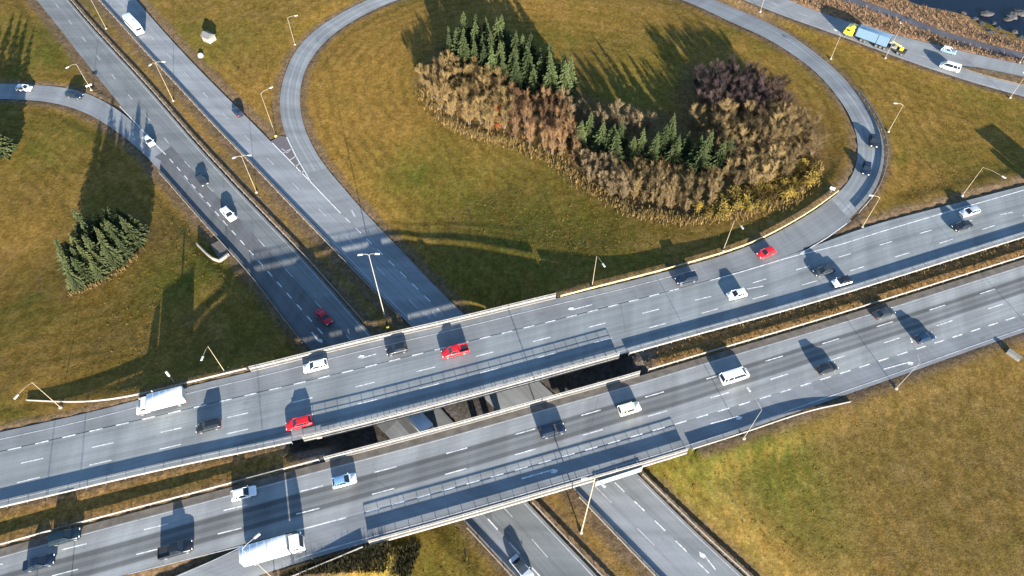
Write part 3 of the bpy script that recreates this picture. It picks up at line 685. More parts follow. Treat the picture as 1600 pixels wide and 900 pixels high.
K.line(HL([(425,223),(445,243),(485,284),(510,310),(532,333)], 2), .26); K.line(HL([(448,214),(462,244),(485,283)], 2), .26)
for q in ([(443,239),(453,233)], [(453,250),(462,244)], [(461,261),(468,255)], [(470,272),(474,267)]): K.strip(pxline(q), .35, True)
K.strip(pxline([(440,232),(449,239),(456,231)]), .3, True)
K.dash(cut(RX_L, 537, 705), 2.2, 4.4, .5, .22); K.dash(cut(RX_L, 955, 1125), 2.4, 4.7, .5, .24)
K.dash(HL([(185,0),(235,56),(302,128),(333,162),(400,230),(443,272),(482,311),(525,353),(570,399),(618,447),(700,530)]), 3.2, 12, 2, .18, True)
K.dash(HL([(905,735),(993,823),(1068,897)]), 4, 10, 4, .2, True)
K.line(cut(inner(RX_R, RC_L, .5), 995, 1260), .16, True); K.line(cut(inner(RC_L, RX_R, .8), -40, 640), .14, True)
K.strip(pxline([(549,328),(555,339)]), .4, True)
K.arrow(1118, 890, 1100, 867, 0, 1)
for dx in (0, 10, 20): K.strip(pxline([(665 + dx, 490 - dx * .25), (672 + dx, 497 - dx * .25)]), .3, True)
K.done('highway_markings')
K = Marks()
K.dash(smooth(pxline([(1200,2),(1260,25),(1330,48),(1400,74),(1470,98),(1500,106)], ZT), 4), 3, 9, 1, .18, True)
K.line(inner(T_B, T_T, .5), .14, True)
K.done('collector_road_markings')
# grimy shoulder strips between carriageway line and rail on the south deck's far edge
sh = MB(); Q = resample(D_T, step=2.0); Q2 = resample(inner(D_T, DX_B, 1.3), n=len(Q))
vs = []
for a, b2 in zip(Q, Q2): vs += [(a[0], a[1], a[2] + .006), (b2[0], b2[1], b2[2] + .006)]
sh.add(vs, [(2 * i, 2 * i + 1, 2 * i + 3, 2 * i + 2) for i in range(len(Q) - 1)])
o = sh.build('lower_road_shoulder', M_grime); o['kind'] = 'structure'
if o.data.polygons[5].normal.z < 0: o.data.flip_normals()
# grass island splitting the collector road
isl = MB(); pp = pxline([(1498,104),(1530,107),(1570,115),(1640,130),(1640,143),(1600,133),(1550,121),(1515,110)], ZT)
isl.prism(pp[::-1], ZT - .1, ZT + .14); o = isl.build('road_island', bpy.data.materials['autumn_grass']); o['kind'] = 'structure'

# ------------------------------------------------------------------ street lamps
def lamp(base, zb, top, heads, label, mat=M_pole, gyel=False, dark=0.0, r=.078, thick=.75):
    b0 = ground(base[0], base[1], zb) if zb is None or zb < 90 else None
    if zb is not None and zb > 5.9: b0 = np.array((b0[0], b0[1], b0[2]))
    h = height_to(b0, top[1]); root = empty('street_lamp', tuple(b0), 0, label, 'street lamp', 'street lamps of the interchange')
    MB().tube((0, 0, -.3 + dark), (0, 0, h), r * thick, r * .55 * thick, 8).build('pole', mat, root)
    if dark: MB().tube((0, 0, -.3), (0, 0, dark), r * 1.1 * thick, r * 1.05 * thick, 8).build('pole_sleeve', M_darkpole, root)
    MB().lathe([(.34, -.3), (.34, .2), (.22, .35)], 10).build('base_block', M_yel if gyel else M_conc, root)
    for (hx, hy) in heads:
        q = at(hx, hy, b0[2] + h + .25) - b0; L = math.hypot(q[0], q[1]); L2 = min(max(L, 1.2), 4.2)
        d = Vector((q[0] / L, q[1] / L, 0)); e = d * L2 + Vector((0, 0, h + .35))
        mb = MB(); m1 = d * (L2 * .35) + Vector((0, 0, h + .28))
        mb.tube((0, 0, h - .15), m1, .06 * thick, .05 * thick, 6); mb.tube(m1, e, .05 * thick, .045 * thick, 6); mb.build('arm', mat, root)
        hd = MB(); hd.cbox((0, 0, 0), (.95, .36, .17), .05); hm = hd.build('lamp_head', M_head, root); hm.location = e + d * .3; hm.rotation_euler = (0, 0, math.atan2(d.y, d.x))
        ln = MB(); ln.box((0.08, 0, -.095), (.6, .26, .02)); ln.build('lens', M_lens, hm)
    return root
LAMPS = [
 ((143,141), .5, (118,100), [(107,105)], 'street lamp with a small sign, between the slip road and the highway at the left', dict()),
 ((166,45), 0, (140,-3), [(130,-4),(150,-4)], 'double armed street lamp at the top edge, in the median level with the white coach', dict()),
 ((271,158), 0, (246,98), [(236,101),(254,97)], 'double armed street lamp in the highway median, third up from the bridges', dict(mat=M_polewarm)),
 ((401,301), 0, (378,244), [(368,246),(388,243)], 'double armed street lamp in the highway median, opposite the white estate car', dict(mat=M_polewarm)),
 ((606,512), 0, (577,398), [(566,398),(587,397)], 'very tall double armed mast in the median just behind the far bridge railing', dict(gyel=True, dark=2.2, r=.15)),
 ((908,832), 0, (930,747), [(916,748),(936,752)], 'very tall mast with a pale base in the near median below the bridges', dict(mat=M_polewarm, r=.16)),
 ((431,213), 0, (411,146), [(422,138)], 'street lamp with a dark sleeve and yellow base at the tip of the painted gore', dict(gyel=True, dark=3.0)),
 ((461,70), .3, (455,28), [(461,25)], 'street lamp on the grass outside the left bend of the loop', dict()),
 ((925,448), 6.2, (930,400), [(942,413)], 'street lamp behind the far edge of the upper road, nearest the bridge', dict(mat=M_polewarm)),
 ((1130,391), 6, (1146,343), [(1158,354)], 'street lamp inside the loop where the yellowish rail begins to bend', dict(mat=M_polewarm)),
 ((1298,92), 5, (1311,55), [(1306,48)], 'street lamp beside the yellow truck cab on the collector road', dict(mat=M_polewarm)),
 ((1383,91), 5, (1403,42), [(1408,40)], 'street lamp standing before the trailer of the truck on the collector road', dict()),
 ((1388,206), 5, (1408,164), [(1401,162)], 'street lamp on the grass outside the right bend of the loop', dict(mat=M_polewarm)),
 ((1347,355), 6.3, (1370,309), [(1363,306)], 'street lamp in the wedge where the loop meets the upper road', dict(mat=M_polewarm)),
 ((1503,306), 6.3, (1538,261), [(1566,276)], 'street lamp beyond the silver car at the right of the upper road', dict(mat=M_polewarm)),
 ((1578,153), 5, (1599,113), [(1606,112)], 'street lamp at the right edge, below the forked collector road', dict(mat=M_polewarm)),
 ((1593,98), 5, (1612,60), [(1604,62)], 'street lamp at the right edge, between the collector road and the path', dict()),
 ((1188,18), 4.6, (1196,-20), [(1190,-22)], 'street lamp at the top edge between the loop and the collector road', dict()),
 ((1400,607), 6.0, (1437,566), [(1424,534)], 'street lamp leaning over the lower road beside a painted arrow at the right', dict()),
 ((1162,685), 6.0, (1187,640), [(1171,611)], 'street lamp leaning over the lower road just right of the bridge', dict()),
 ((95,637), 6.0, (50,597), [(28,618)], 'street lamp at the left edge where the curved guard rail ends', dict(mat=M_polewarm)),
 ((352,582), 6.3, (322,541), [(317,558)], 'street lamp by the far railing end, right of the white box truck', dict(mat=M_polewarm)),
 ((430,907), 5.6, (393,858), [(399,840)], 'street lamp rising in front of the large white box truck on the lower road', dict()),
 ((105,1040), 5.4, (60,945), [(90,930)], 'street lamp just below the frame whose shadow crosses both roads at the left', dict()),
 ((45,1045), 5.4, (-5,950), [(25,935)], 'street lamp just below the frame near the lower left corner', dict()),
 ((1628,533), 6.0, (1668,490), [(1652,460)], 'street lamp just outside the right edge beside the lower road', dict()),
]
for b0, z0, tp, hd, lb, kw in LAMPS:
    o = lamp(b0, z0, tp, hd, lb, **kw)
    if b0 == (143, 141):
        MB().box((0, 0, 1.6), (1.6, .06, .5), R(40)).build('sign_panel', M_head, o)

# ------------------------------------------------------------------ vehicles
def loft(L, secs):
    """secs: list of (x, zbottom, zmid, ztop, halfwidth, topwidth)"""
    vs = []; n = 10
    for x, zb, zm, zt, hw, tw in secs:
        ring = [(-hw * .9, zb), (-hw, zb + .12), (-hw, zm), (-hw * .985, zm + (zt - zm) * .6), (-tw, zt)]
        for y, z in ring: vs.append((x, y, z))
        for y, z in ring[::-1]: vs.append((x, -y, z))
    fs = [tuple(range(n)), tuple(range(len(vs) - 1, len(vs) - n - 1, -1))]
    for i in range(len(secs) - 1):
        for j in range(n):
            l = (j + 1) % n; fs.append((i * n + j, i * n + n + j, i * n + n + l, i * n + l))
    return MB().add(vs, fs)
TYPES = {  # L, W, H, belt, hood z, (rear base, rear roof, front roof, windscreen base) as fractions of L from the tail, bed
 'hatchback': (4.1, 1.78, 1.48, .92, .90, (.03, .13, .52, .72)),
 'sedan':     (4.6, 1.82, 1.44, .90, .86, (.16, .30, .54, .72)),
 'estate':    (4.65, 1.82, 1.48, .92, .88, (.03, .12, .54, .72)),
 'suv':       (4.7, 1.92, 1.78, 1.08, 1.06, (.02, .08, .56, .72)),
 'pickup':    (5.3, 1.92, 1.80, 1.08, 1.08, (.36, .40, .60, .73)),
 'van':       (5.4, 1.98, 2.05, 1.15, 1.12, (.01, .04, .74, .90)),
 'jeep':      (4.2, 1.85, 1.85, 1.10, 1.06, (.02, .05, .60, .70)),
}
CACHE = {}
def wheel_meshes(r, wd):
    key = ('wheel', r, wd)
    if key not in CACHE:
        t_ = MB().lathe([(r * .75, -wd / 2), (r * .94, -wd / 2), (r, -wd * .3), (r, wd * .3), (r * .94, wd / 2), (r * .75, wd / 2)], 16, axis='y').mesh('wheel', True)
        q = MB().lathe([(r * .3, -wd / 2 - .012), (r * .66, -wd / 2 - .006), (r * .66, wd / 2 + .006), (r * .3, wd / 2 + .012)], 12, axis='y').mesh('rim', True)
        CACHE[key] = (t_, q)
    return CACHE[key]
def add_wheels(root, spots, r, wd):
    t_, q = wheel_meshes(r, wd)
    for x, y in spots:
        o = put('wheel', t_, M_tyre, root); o.location = (x, y, r); put('rim', q, M_rim, o)
def car_parts(typ):
    if typ in CACHE: return CACHE[typ]
    L, W, Hh, belt, hood, fr = TYPES[typ]; hw = W / 2
    X = lambda f: -L / 2 + L * f
    zb = .22 if typ not in ('suv', 'pickup', 'jeep') else .32
    tail = belt if typ != 'sedan' else belt + .02
    if typ == 'pickup': tail = 1.0
    zm = zb + (belt - zb) * .6
    secs = [(X(0.0), zb + .18, zm, tail - .12, hw * .86, hw * .72), (X(.015), zb + .04, zm, tail - .02, hw * .95, hw * .82), (X(.10), zb, zm, tail, hw, hw * .90),
            (X(fr[0] + .02 if fr[0] > .12 else .2), zb, zm, belt, hw, hw * .91), (X(.5), zb, zm, belt, hw, hw * .92), (X(fr[3]), zb, zm, hood + .03, hw, hw * .9),
            (X(.88), zb, zm, hood - .04, hw * .99, hw * .84), (X(.96), zb + .03, zm - .05, hood - .12, hw * .93, hw * .76), (X(1.0), zb + .12, zm - .12, hood - .26, hw * .80, hw * .64)]
    P = []
    body = loft(L, secs); 
    for x in (.18, .81):                                            # wheel arch lips
        pass
    P.append(('body', body.mesh('body', True), 'paint'))
    wb, wr = hw * .90, hw * .72; z0, z1 = belt - .01, Hh - .05
    xb, xr, xf, xw = (X(f) for f in fr)
    q = lambda a: MB().plate(a, .03)
    P.append(('windscreen', q([(xw, -wb, hood + .02), (xw, wb, hood + .02), (xf, wr, z1), (xf, -wr, z1)]).mesh('windscreen'), 'glass'))
    P.append(('rear_window', q([(xb, wb, z0), (xb, -wb, z0), (xr, -wr, z1), (xr, wr, z1)]).mesh('rear_window'), 'glass'))
    for s in (1, -1):
        quad = [(xw, s * wb, hood + .01), (xb, s * wb, z0), (xr, s * wr, z1), (xf, s * wr, z1)]
        if s < 0: quad = quad[::-1]
        P.append(('side_window', q(quad).mesh('side_window'), 'glass'))
    rf = MB(); n_ = 5
    xs_ = [xr - .05, xr + (xf - xr) * .15, (xr + xf) / 2, xf - (xf - xr) * .15, xf + .05]; vs = []
    for i, x in enumerate(xs_):
        lift = (0, .045, .06, .045, 0)[i]; w_ = wr + .02
        for y, z in ((-w_, z1 - .03), (-w_ * .97, z1 + .03 + lift * .3), (-w_ * .5, z1 + .04 + lift), (w_ * .5, z1 + .04 + lift), (w_ * .97, z1 + .03 + lift * .3), (w_, z1 - .03)): vs.append((x, y, z))
    fs = [tuple(range(6)), tuple(range(29, 23, -1))]
    for i in range(4):
        for j in range(6): l = (j + 1) % 6; fs.append((i * 6 + j, i * 6 + 6 + j, i * 6 + 6 + l, i * 6 + l))
    rf.add(vs, fs)
    for s in (1, -1):                                               # pillars
        rf.tube((xw, s * wb * .985, hood), (xf, s * wr, z1 + .02), .05, .045, 5); rf.tube((xb, s * wb * .985, z0 - .02), (xr, s * wr, z1 + .02), .075, .07, 5)
        xm = (xr + xf) / 2 - .1; rf.tube((xm, s * wb * 1.0, z0 - .02), (xm, s * wr * 1.01, z1 + .02), .04, .04, 5)
        if typ in ('estate', 'suv', 'van', 'jeep', 'hatchback'):
            xm2 = xr + (xf - xr) * .18; rf.tube((xm2 - .05, s * wb, z0 - .02), (xm2, s * wr * 1.01, z1 + .02), .06, .05, 5)
    P.append(('roof', rf.mesh('roof', True), 'roof'))
    for s in (1, -1):
        P.append(('headlight', MB().cbox((X(.965), s * hw * .66, hood - .24), (.26, .36, .16), .04).mesh('headlight', True), 'lamp'))
        P.append(('tail_light', MB().cbox((X(.012), s * hw * .76, tail - .2), (.14, .26, .2), .04).mesh('tail_light', True), 'tail'))
        P.append(('wing_mirror', MB().cbox((xw - .12, s * (hw + .07), belt + .1), (.14, .2, .13), .03).mesh('wing_mirror', True), 'paint'))
    P.append(('front_bumper', MB().cbox((X(.985), 0, zb + .18), (.16, W * .8, .2), .05).mesh('front_bumper', True), 'black'))
    if typ == 'pickup':
        P.append(('load_bed', MB().cbox((X(.19), 0, 1.0), (L * .30, W * .80, .1), .02).mesh('load_bed'), 'black'))
        for s in (1, -1): P.append(('bed_side', MB().cbox((X(.18), s * hw * .9, 1.09), (L * .34, .1, .22), .03).mesh('bed_side', True), 'paint'))
        P.append(('tailgate', MB().cbox((X(.015), 0, 1.07), (.09, W * .84, .22), .03).mesh('tailgate', True), 'paint'))
    CACHE[typ] = P; return P
def heading(px, py, hx, hy, z):
    a, b2 = at(px, py, z), at(hx, hy, z); return math.atan2(b2[1] - a[1], b2[0] - a[0])
def car(typ, colr, px, py, hx, hy, z, label, roof=None, cat='car', name='parked_car', s=1.0, glassroof=False):
    p = at(px, py, z + .6); rz = heading(px, py, px + hx, py + hy, z)
    root = empty({'van': 'passenger_van', 'pickup': 'pickup_truck', 'suv': 'off_road_car', 'jeep': 'off_road_car'}.get(typ, typ + '_car'), (p[0], p[1], z + .014), rz, label, cat, 'vehicles driving on the interchange')
    L, W, Hh = TYPES[typ][:3]
    for nm, me_, key in car_parts(typ):
        mt = {'paint': PAINT[colr], 'roof': M_bluewin if glassroof else PAINT[roof or colr], 'glass': M_glass, 'lamp': M_lamp, 'tail': M_tail, 'black': M_black}[key]
        put(nm, me_, mt, root)
    big_ = typ in ('suv', 'pickup', 'jeep', 'van'); r = .37 if big_ else .32
    add_wheels(root, [(sx * L * .31 + .04, sy * (W / 2 - .11)) for sx in (1, -1) for sy in (1, -1)], r, .24)
    root.scale = (s, s, s); return root
U = (-40, 10.0); Dn = (40, -11.2); A_ = ZB
car('suv', 'black', 326, 666, *U, A_, 'black off road car between the white box truck and the red estate car', s=.92)
car('estate', 'red', 467, 661, *U, A_, 'red estate car on the upper road beside the near railing')
car('estate', 'white', 493, 572, *U, A_, 'white estate car on the upper road close to the far railing above the highway')
car('hatchback', 'black', 620, 546, *U, A_, 'small black hatchback on the upper road between the white estate car and the red pickup')
car('pickup', 'red', 711, 549, *U, A_, 'red pickup truck with a dark load bed on the bridge', cat='pickup')
car('suv', 'navy', 1072, 436, *U, A_, 'dark navy off road car on the upper road left of a white hatchback')
car('hatchback', 'white', 1151, 460, -40, 9.6, A_, 'white hatchback on the upper road below the place where the loop joins')
car('hatchback', 'red', 1197, 395, -40, 16, A_, 'bright red hatchback leaving the loop for the upper road')
car('sedan', 'grey', 1287, 423, -40, 11, A_, 'dark grey car in the shadow of a white car with a black roof')
car('hatchback', 'white', 1315, 440, -40, 11, A_, 'white car with a black roof on the upper road', roof='black')
car('sedan', 'black', 1503, 353, -40, 12, A_, 'black saloon on the upper road just below the silver car')
car('estate', 'silver', 1515, 331, -40, 12, A_, 'silver car on the upper road near the right edge')
car('suv', 'teal', 102, 839, *Dn, A_, 'dark teal off road car by the far guard rail at the bottom left')
car('sedan', 'navy', 61, 879, *Dn, A_, 'dark blue saloon at the bottom left corner')
car('pickup', 'black', 275, 859, *Dn, A_, 'black pickup truck on the lower road behind the large white box truck', cat='pickup')
car('hatchback', 'white', 381, 771, *Dn, A_, 'white hatchback on the lower road by the far guard rail, above the large box truck')
car('hatchback', 'white', 538, 751, *Dn, A_, 'white car with a pale blue roof on the lower road', glassroof=True)
car('suv', 'navy', 863, 673, 40, -11.6, A_, 'dark navy off road car in the middle of the near bridge')
car('jeep', 'cream', 983, 639, 40, -11.8, A_, 'boxy cream off road car on the near bridge')
car('van', 'white', 1147, 588, 40, -12.5, A_, 'white passenger van on the lower road right of the bridges', cat='van', s=1.05)
car('hatchback', 'black', 1292, 575, 40, -12.8, A_, 'black hatchback with a long shadow on the lower road, right of the white van')
car('sedan', 'grey', 1381, 489, 40, -12.8, A_, 'dark grey car in the far lane of the lower road, beside the scrub median')
car('hatchback', 'blue', 1445, 527, 40, -13, A_, 'blue hatchback on the lower road above a leaning street lamp')
car('hatchback', 'white', 233, 221, 30, 32, 0, 'white hatchback on the highway where the slip road joins')
car('sedan', 'grey', 315, 281, 24, 32, 0, 'dark grey saloon in the middle of the highway, behind the white estate car', )
car('estate', 'white', 357, 335, 30, 32, 0, 'white estate car on the highway, opposite a double armed street lamp', s=1.05)
car('sedan', 'dark_red', 506, 495, 30, 32, 0, 'red saloon in the shade on the highway behind the far bridge')
car('sedan', 'silver', 815, 887, 25, 30, 0, 'silver saloon on the highway at the bottom edge of the picture', roof='grey')
car('hatchback', 'white', 38, 138, 40, 1, .95, 'white hatchback on the slip road at the left edge')
car('suv', 'navy', 117, 149, 40, 8, .5, 'dark blue off road car on the slip road at the left')
car('hatchback', 'navy', 371, 175, -28, -30, 0, 'dark blue hatchback alone on the highway lanes going away')
car('sedan', 'black', 1365, 220, 2, 40, 6.1, 'black saloon on the right bend of the loop, the farther of the two there')
car('sedan', 'navy', 1354, 263, -6, 40, 6.35, 'dark navy saloon on the right bend of the loop, the nearer of the two there')
car('hatchback', 'sky', 1482, 79, 40, 11, ZT, 'pale blue and white hatchback on the collector road above the white van', roof='white')
car('van', 'white', 1484, 105, -40, -12, ZT, 'white van on the collector road beside the tip of the grass island', cat='van', s=.95)

def box_truck(name, px, py, hx, hy, z, Lc, Hc, label, boxmat, cabmat, cab=2.0, W=2.45, cat='truck', nose=False, zc=1.6):
    p = at(px, py, z + zc); rz = heading(px, py, px + hx, py + hy, z)
    root = empty(name, (p[0], p[1], z + .014), rz, label, cat, 'vehicles driving on the interchange')
    L = Lc + cab + .25; x0 = -L / 2
    MB().cbox((x0 + L / 2, 0, .75), (L - .3, 1.0, .28), .05).build('chassis', M_black, root)
    mb = MB(); mb.cbox((x0 + Lc / 2, 0, .95 + (Hc - .95) / 2), (Lc, W, Hc - .95), .07)
    bx = mb.build('cargo_box', boxmat, root, True)
    rr = MB()
    for i in range(int(Lc / 1.1)): rr.box((x0 + .6 + i * 1.1, 0, Hc + .012), (.05, W - .2, .03))
    rr.build('roof_rib', boxmat, bx)
    MB().box((x0 - .015, 0, .95 + (Hc - .95) / 2), (.03, W - .35, Hc - 1.3)).build('rear_door', M_head, bx)
    xc = L / 2; ch = min(Hc - .35, 2.75); hw = W / 2 - .08
    if nose:
        secs = [(xc - cab, .5, 1.2, ch, hw, hw * .9), (xc - cab * .62, .5, 1.2, ch, hw, hw * .86), (xc - cab * .30, .5, 1.1, 1.45, hw, hw * .86), (xc - .1, .5, .9, 1.2, hw * .93, hw * .75), (xc, .6, .85, 1.0, hw * .8, hw * .6)]
        ws = [(xc - cab * .30 + .02, -hw * .8, 1.52), (xc - cab * .30 + .02, hw * .8, 1.52), (xc - cab * .58, hw * .74, ch - .1), (xc - cab * .58, -hw * .74, ch - .1)]
    else:
        secs = [(xc - cab, .5, 1.3, ch, hw, hw * .93), (xc - cab * .5, .5, 1.3, ch + .02, hw, hw * .93), (xc - .45, .5, 1.3, ch - .02, hw, hw * .88), (xc - .08, .5, 1.2, 1.5, hw * .97, hw * .9), (xc, .55, 1.0, 1.3, hw * .9, hw * .82)]
        ws = [(xc - .07, -hw * .84, 1.55), (xc - .07, hw * .84, 1.55), (xc - .40, hw * .80, ch - .12), (xc - .40, -hw * .80, ch - .12)]
    ws = [(a + .03, b2, c2 + .02) for a, b2, c2 in ws]
    loft(L, secs).build('cab', cabmat, root, True)
    MB().plate(ws, .05).build('windscreen', M_glass, root)
    for s in (1, -1):
        xa, xb_ = (xc - cab * .85, xc - cab * .5) if nose else (xc - cab * .8, xc - .6)
        MB().box(((xa + xb_) / 2, s * (hw - .03), 1.95), (xb_ - xa, .08, .62)).build('side_window', M_glass, root)
        MB().cbox((xc - .05, s * hw * .7, .85), (.12, .34, .2), .03).build('headlight', M_lamp, root)
        MB().cbox((xc - (.9 if nose else .25), s * (hw + .2), 1.95), (.12, .22, .42), .03).build('wing_mirror', cabmat, root)
        MB().box((x0 - .02, s * .95, .8), (.06, .3, .16)).build('tail_light', M_tail, root)
    add_wheels(root, [(xx, sy * (W / 2 - .17)) for xx in (x0 + Lc * .22, L / 2 - cab * (.45 if not nose else .35)) for sy in (1, -1)], .48, .3)
    return root
box_truck('box_truck', 250, 627, *U, A_, 6.1, 3.1, 'white box truck with a short bonnet on the upper road at the left', PAINT['white'], PAINT['white'], cab=2.3, nose=True)
box_truck('box_truck', 427, 859, *Dn, A_, 7.2, 3.5, 'large white box truck with a ribbed roof on the lower road at the bottom', PAINT['white'], PAINT['white'])
box_truck('box_truck', 662, 666, 30, 33, 0, 5.2, 3.2, 'pale blue roofed box truck glimpsed in the gap between the two bridges', PAINT['steel_blue'], PAINT['silver'])
box_truck('box_truck', 1660, 293, -40, 12, A_, 6.5, 4.1, 'white box truck by the right edge, casting a broad shadow on the grass', PAINT['white'], PAINT['white'])
# white coach on the highway going away
def coach(px, py, hx, hy, z, label):
    p = at(px, py, z + 1.6); rz = heading(px, py, px + hx, py + hy, z); L, W, Hh = 9.6, 2.5, 3.2; hw = W / 2
    root = empty('coach', (p[0], p[1], z + .014), rz, label, 'bus', 'vehicles driving on the interchange')
    secs = [(-L / 2, .7, 1.4, Hh - .35, hw * .86, hw * .7), (-L / 2 + .2, .45, 1.4, Hh - .08, hw * .97, hw * .84), (-L / 2 + .7, .4, 1.4, Hh, hw, hw * .9), (0, .4, 1.4, Hh + .03, hw, hw * .9), (L / 2 - 1.0, .4, 1.4, Hh, hw, hw * .9), (L / 2 - .35, .4, 1.3, Hh - .15, hw * .98, hw * .82), (L / 2 - .05, .45, 1.1, 1.9, hw * .9, hw * .78), (L / 2, .55, .9, 1.3, hw * .82, hw * .7)]
    loft(L, secs).build('body', PAINT['white'], root, True)
    for s in (1, -1):
        for i in range(5): MB().box((-3.4 + i * 1.5, s * (hw - .02), 2.1), (1.35, .07, .75)).build('side_window', M_glass, root)
        MB().cbox((L / 2 - .06, s * .85, .95), (.12, .3, .2), .03).build('headlight', M_lamp, root)
        MB().cbox((-L / 2 + .02, s * .9, 1.1), (.12, .22, .4), .03).build('tail_light', M_tail, root)
    MB().plate([(L / 2 + .0, -hw * .78, 1.75), (L / 2 + .0, hw * .78, 1.75), (L / 2 - .3, hw * .74, Hh - .3), (L / 2 - .3, -hw * .74, Hh - .3)], .06).build('windscreen', M_glass, root)
    MB().box((-L / 2 + .02, 0, 2.2), (.12, 1.7, .7)).build('rear_window', M_glass, root)
    MB().cbox((-1.5, 0, Hh + .1), (1.4, 1.2, .16), .05).build('roof_hatch', PAINT['white'], root)
    add_wheels(root, [(x, sy * (hw - .17)) for x in (3.0, -2.6) for sy in (1, -1)], .48, .3)
coach(208, 38, -30, -32, 0, 'white coach on the highway lanes going away at the top left')
# yellow cab truck with blue container and its trailer
def heavy():
    z = ZT; ang = heading(1365, 62, 1335, 51, z)
    p = at(1356, 58, z + 1.4)
    root = empty('container_truck', (p[0], p[1], z + .014), ang, 'yellow cab truck carrying a blue container on the collector road', 'truck', 'vehicles driving on the interchange')
    MB().cbox((0, 0, .85), (12.6, 1.0, .3), .05).build('chassis', M_black, root)
    hw = 1.22
    secs = [(4.0, .6, 1.5, 2.3, hw, hw * .9), (4.3, .55, 1.4, 2.95, hw, hw * .9), (5.6, .55, 1.4, 2.95, hw, hw * .88), (6.25, .55, 1.3, 2.6, hw, hw * .85), (6.55, .6, 1.2, 1.6, hw * .95, hw * .85), (6.62, .7, 1.0, 1.3, hw * .85, hw * .75)]
    loft(1, secs).build('cab', PAINT['yellow'], root, True)
    MB().plate([(6.6, -1.0, 1.65), (6.6, 1.0, 1.65), (6.3, .95, 2.5), (6.3, -.95, 2.5)], .06).build('windscreen', M_glass, root)
    for s in (1, -1):
        MB().box((5.5, s * (hw - .02), 2.05), (1.0, .07, .6)).build('side_window', M_glass, root)
        MB().cbox((6.58, s * .9, .95), (.12, .3, .2), .03).build('headlight', M_lamp, root)
        MB().lathe([(.12, 0), (.12, 1.6)], 8, (4.2, s * 1.0, 1.6)).build('exhaust_pipe', M_rim, root)
    MB().cbox((4.6, 0, 3.15), (1.2, 1.9, .4), .1).build('wind_deflector', PAINT['yellow'], root, True)
    bx = MB().cbox((-1.3, 0, 2.45), (9.0, 2.5, 2.7), .06).build('container', PAINT['sky'], root, True)
    rb = MB()
    for i in range(14):
        rb.box((-5.5 + i * .64, 0, 3.81), (.12, 2.3, .03))
        for s in (1, -1): rb.box((-5.5 + i * .64, s * 1.26, 2.45), (.14, .04, 2.4))
    rb.build('corrugation', PAINT['sky'], bx)
    MB().box((-5.83, 0, 2.45), (.06, 2.3, 2.5)).build('container_door', PAINT['teal'], bx)
    add_wheels(root, [(x, s * 1.05) for x in (5.5, 1.2, .1, -3.2, -4.4, -5.6) for s in (1, -1)], .5, .32)
    q = at(1396, 73, z + 1.2)
    tr = empty('flatbed_trailer', (q[0], q[1], z + .014), ang, 'dark flatbed trailer with yellow and white gear, towed by the yellow cab truck', 'trailer', 'vehicles driving on the interchange')
    MB().cbox((0, 0, 1.0), (7.4, 2.4, .3), .05).build('trailer_bed', M_black, tr)
    MB().tube((3.7, 0, .9), (5.2, 0, .8), .09, .09, 6).build('tow_bar', M_black, tr)
    MB().cbox((2.4, 0, 1.9), (1.6, 2.2, 1.5), .08).build('tool_locker', PAINT['grey'], tr, True)
    c = MB(); c.cbox((-2.3, .45, 1.7), (.9, .8, .9), .1); c.tube((-1.6, .3, 2.1), (.8, .2, 2.7), .16, .12, 6); c.build('crane', PAINT['yellow'], tr, True)
    MB().cbox((-.2, -.85, 1.45), (3.4, .5, .55), .08).build('side_guard', PAINT['white'], tr, True)
    MB().cbox((-.3, .3, 1.5), (1.4, 1.5, .6), .08).build('load_pallet', M_concdark, tr, True)
    add_wheels(tr, [(x, s * 1.0) for x in (1.6, -1.9, -3.0) for s in (1, -1)], .46, .3)
heavy()

# ------------------------------------------------------------------ trees
def veg(name, c1, c2, rough=.9, trans=0.0):
    m, t, b = node_mat(name); k = NT(t)
    oi = k.n('ObjectInfo'); geo = k.n('NewGeometry')
    nz = k.noise(k.n('TexCoord').outputs['Object'], 2.4, 4, .65)
    f = k.math('ADD', k.math('MULTIPLY', nz, .75), k.math('MULTIPLY', oi.outputs['Random'], .45))
    k.l(k.mix(k.rng(f, .25, .85), c1, c2), b.inputs['Base Color']); b.inputs['Roughness'].default_value = rough
    b.inputs['Specular IOR Level'].default_value = .15; return m
M_bark = simple('bark', (.11, .085, .06), .95, var=.3)
M_spruce = veg('spruce_needles', (.012, .020, .007), (.052, .066, .024))
M_spruceL = veg('olive_spruce_needles', (.016, .024, .009), (.066, .076, .030))
M_tw = {'golden': veg('golden_twigs', (.082, .055, .024), (.225, .152, .062)), 'rust': veg('rusty_twigs', (.085, .045, .026), (.20, .115, .055)), 'brown': veg('brown_twigs', (.070, .050, .025), (.215, .150, .068)),
        'purple': veg('purple_brown_twigs', (.030, .022, .025), (.075, .050, .046)), 'pale': veg('pale_twigs', (.085, .062, .036), (.215, .155, .086)), 'yellow': veg('yellow_leaves', (.065, .048, .014), (.205, .145, .028)), 'red': veg('red_leaves', (.14, .032, .014), (.28, .075, .022))}
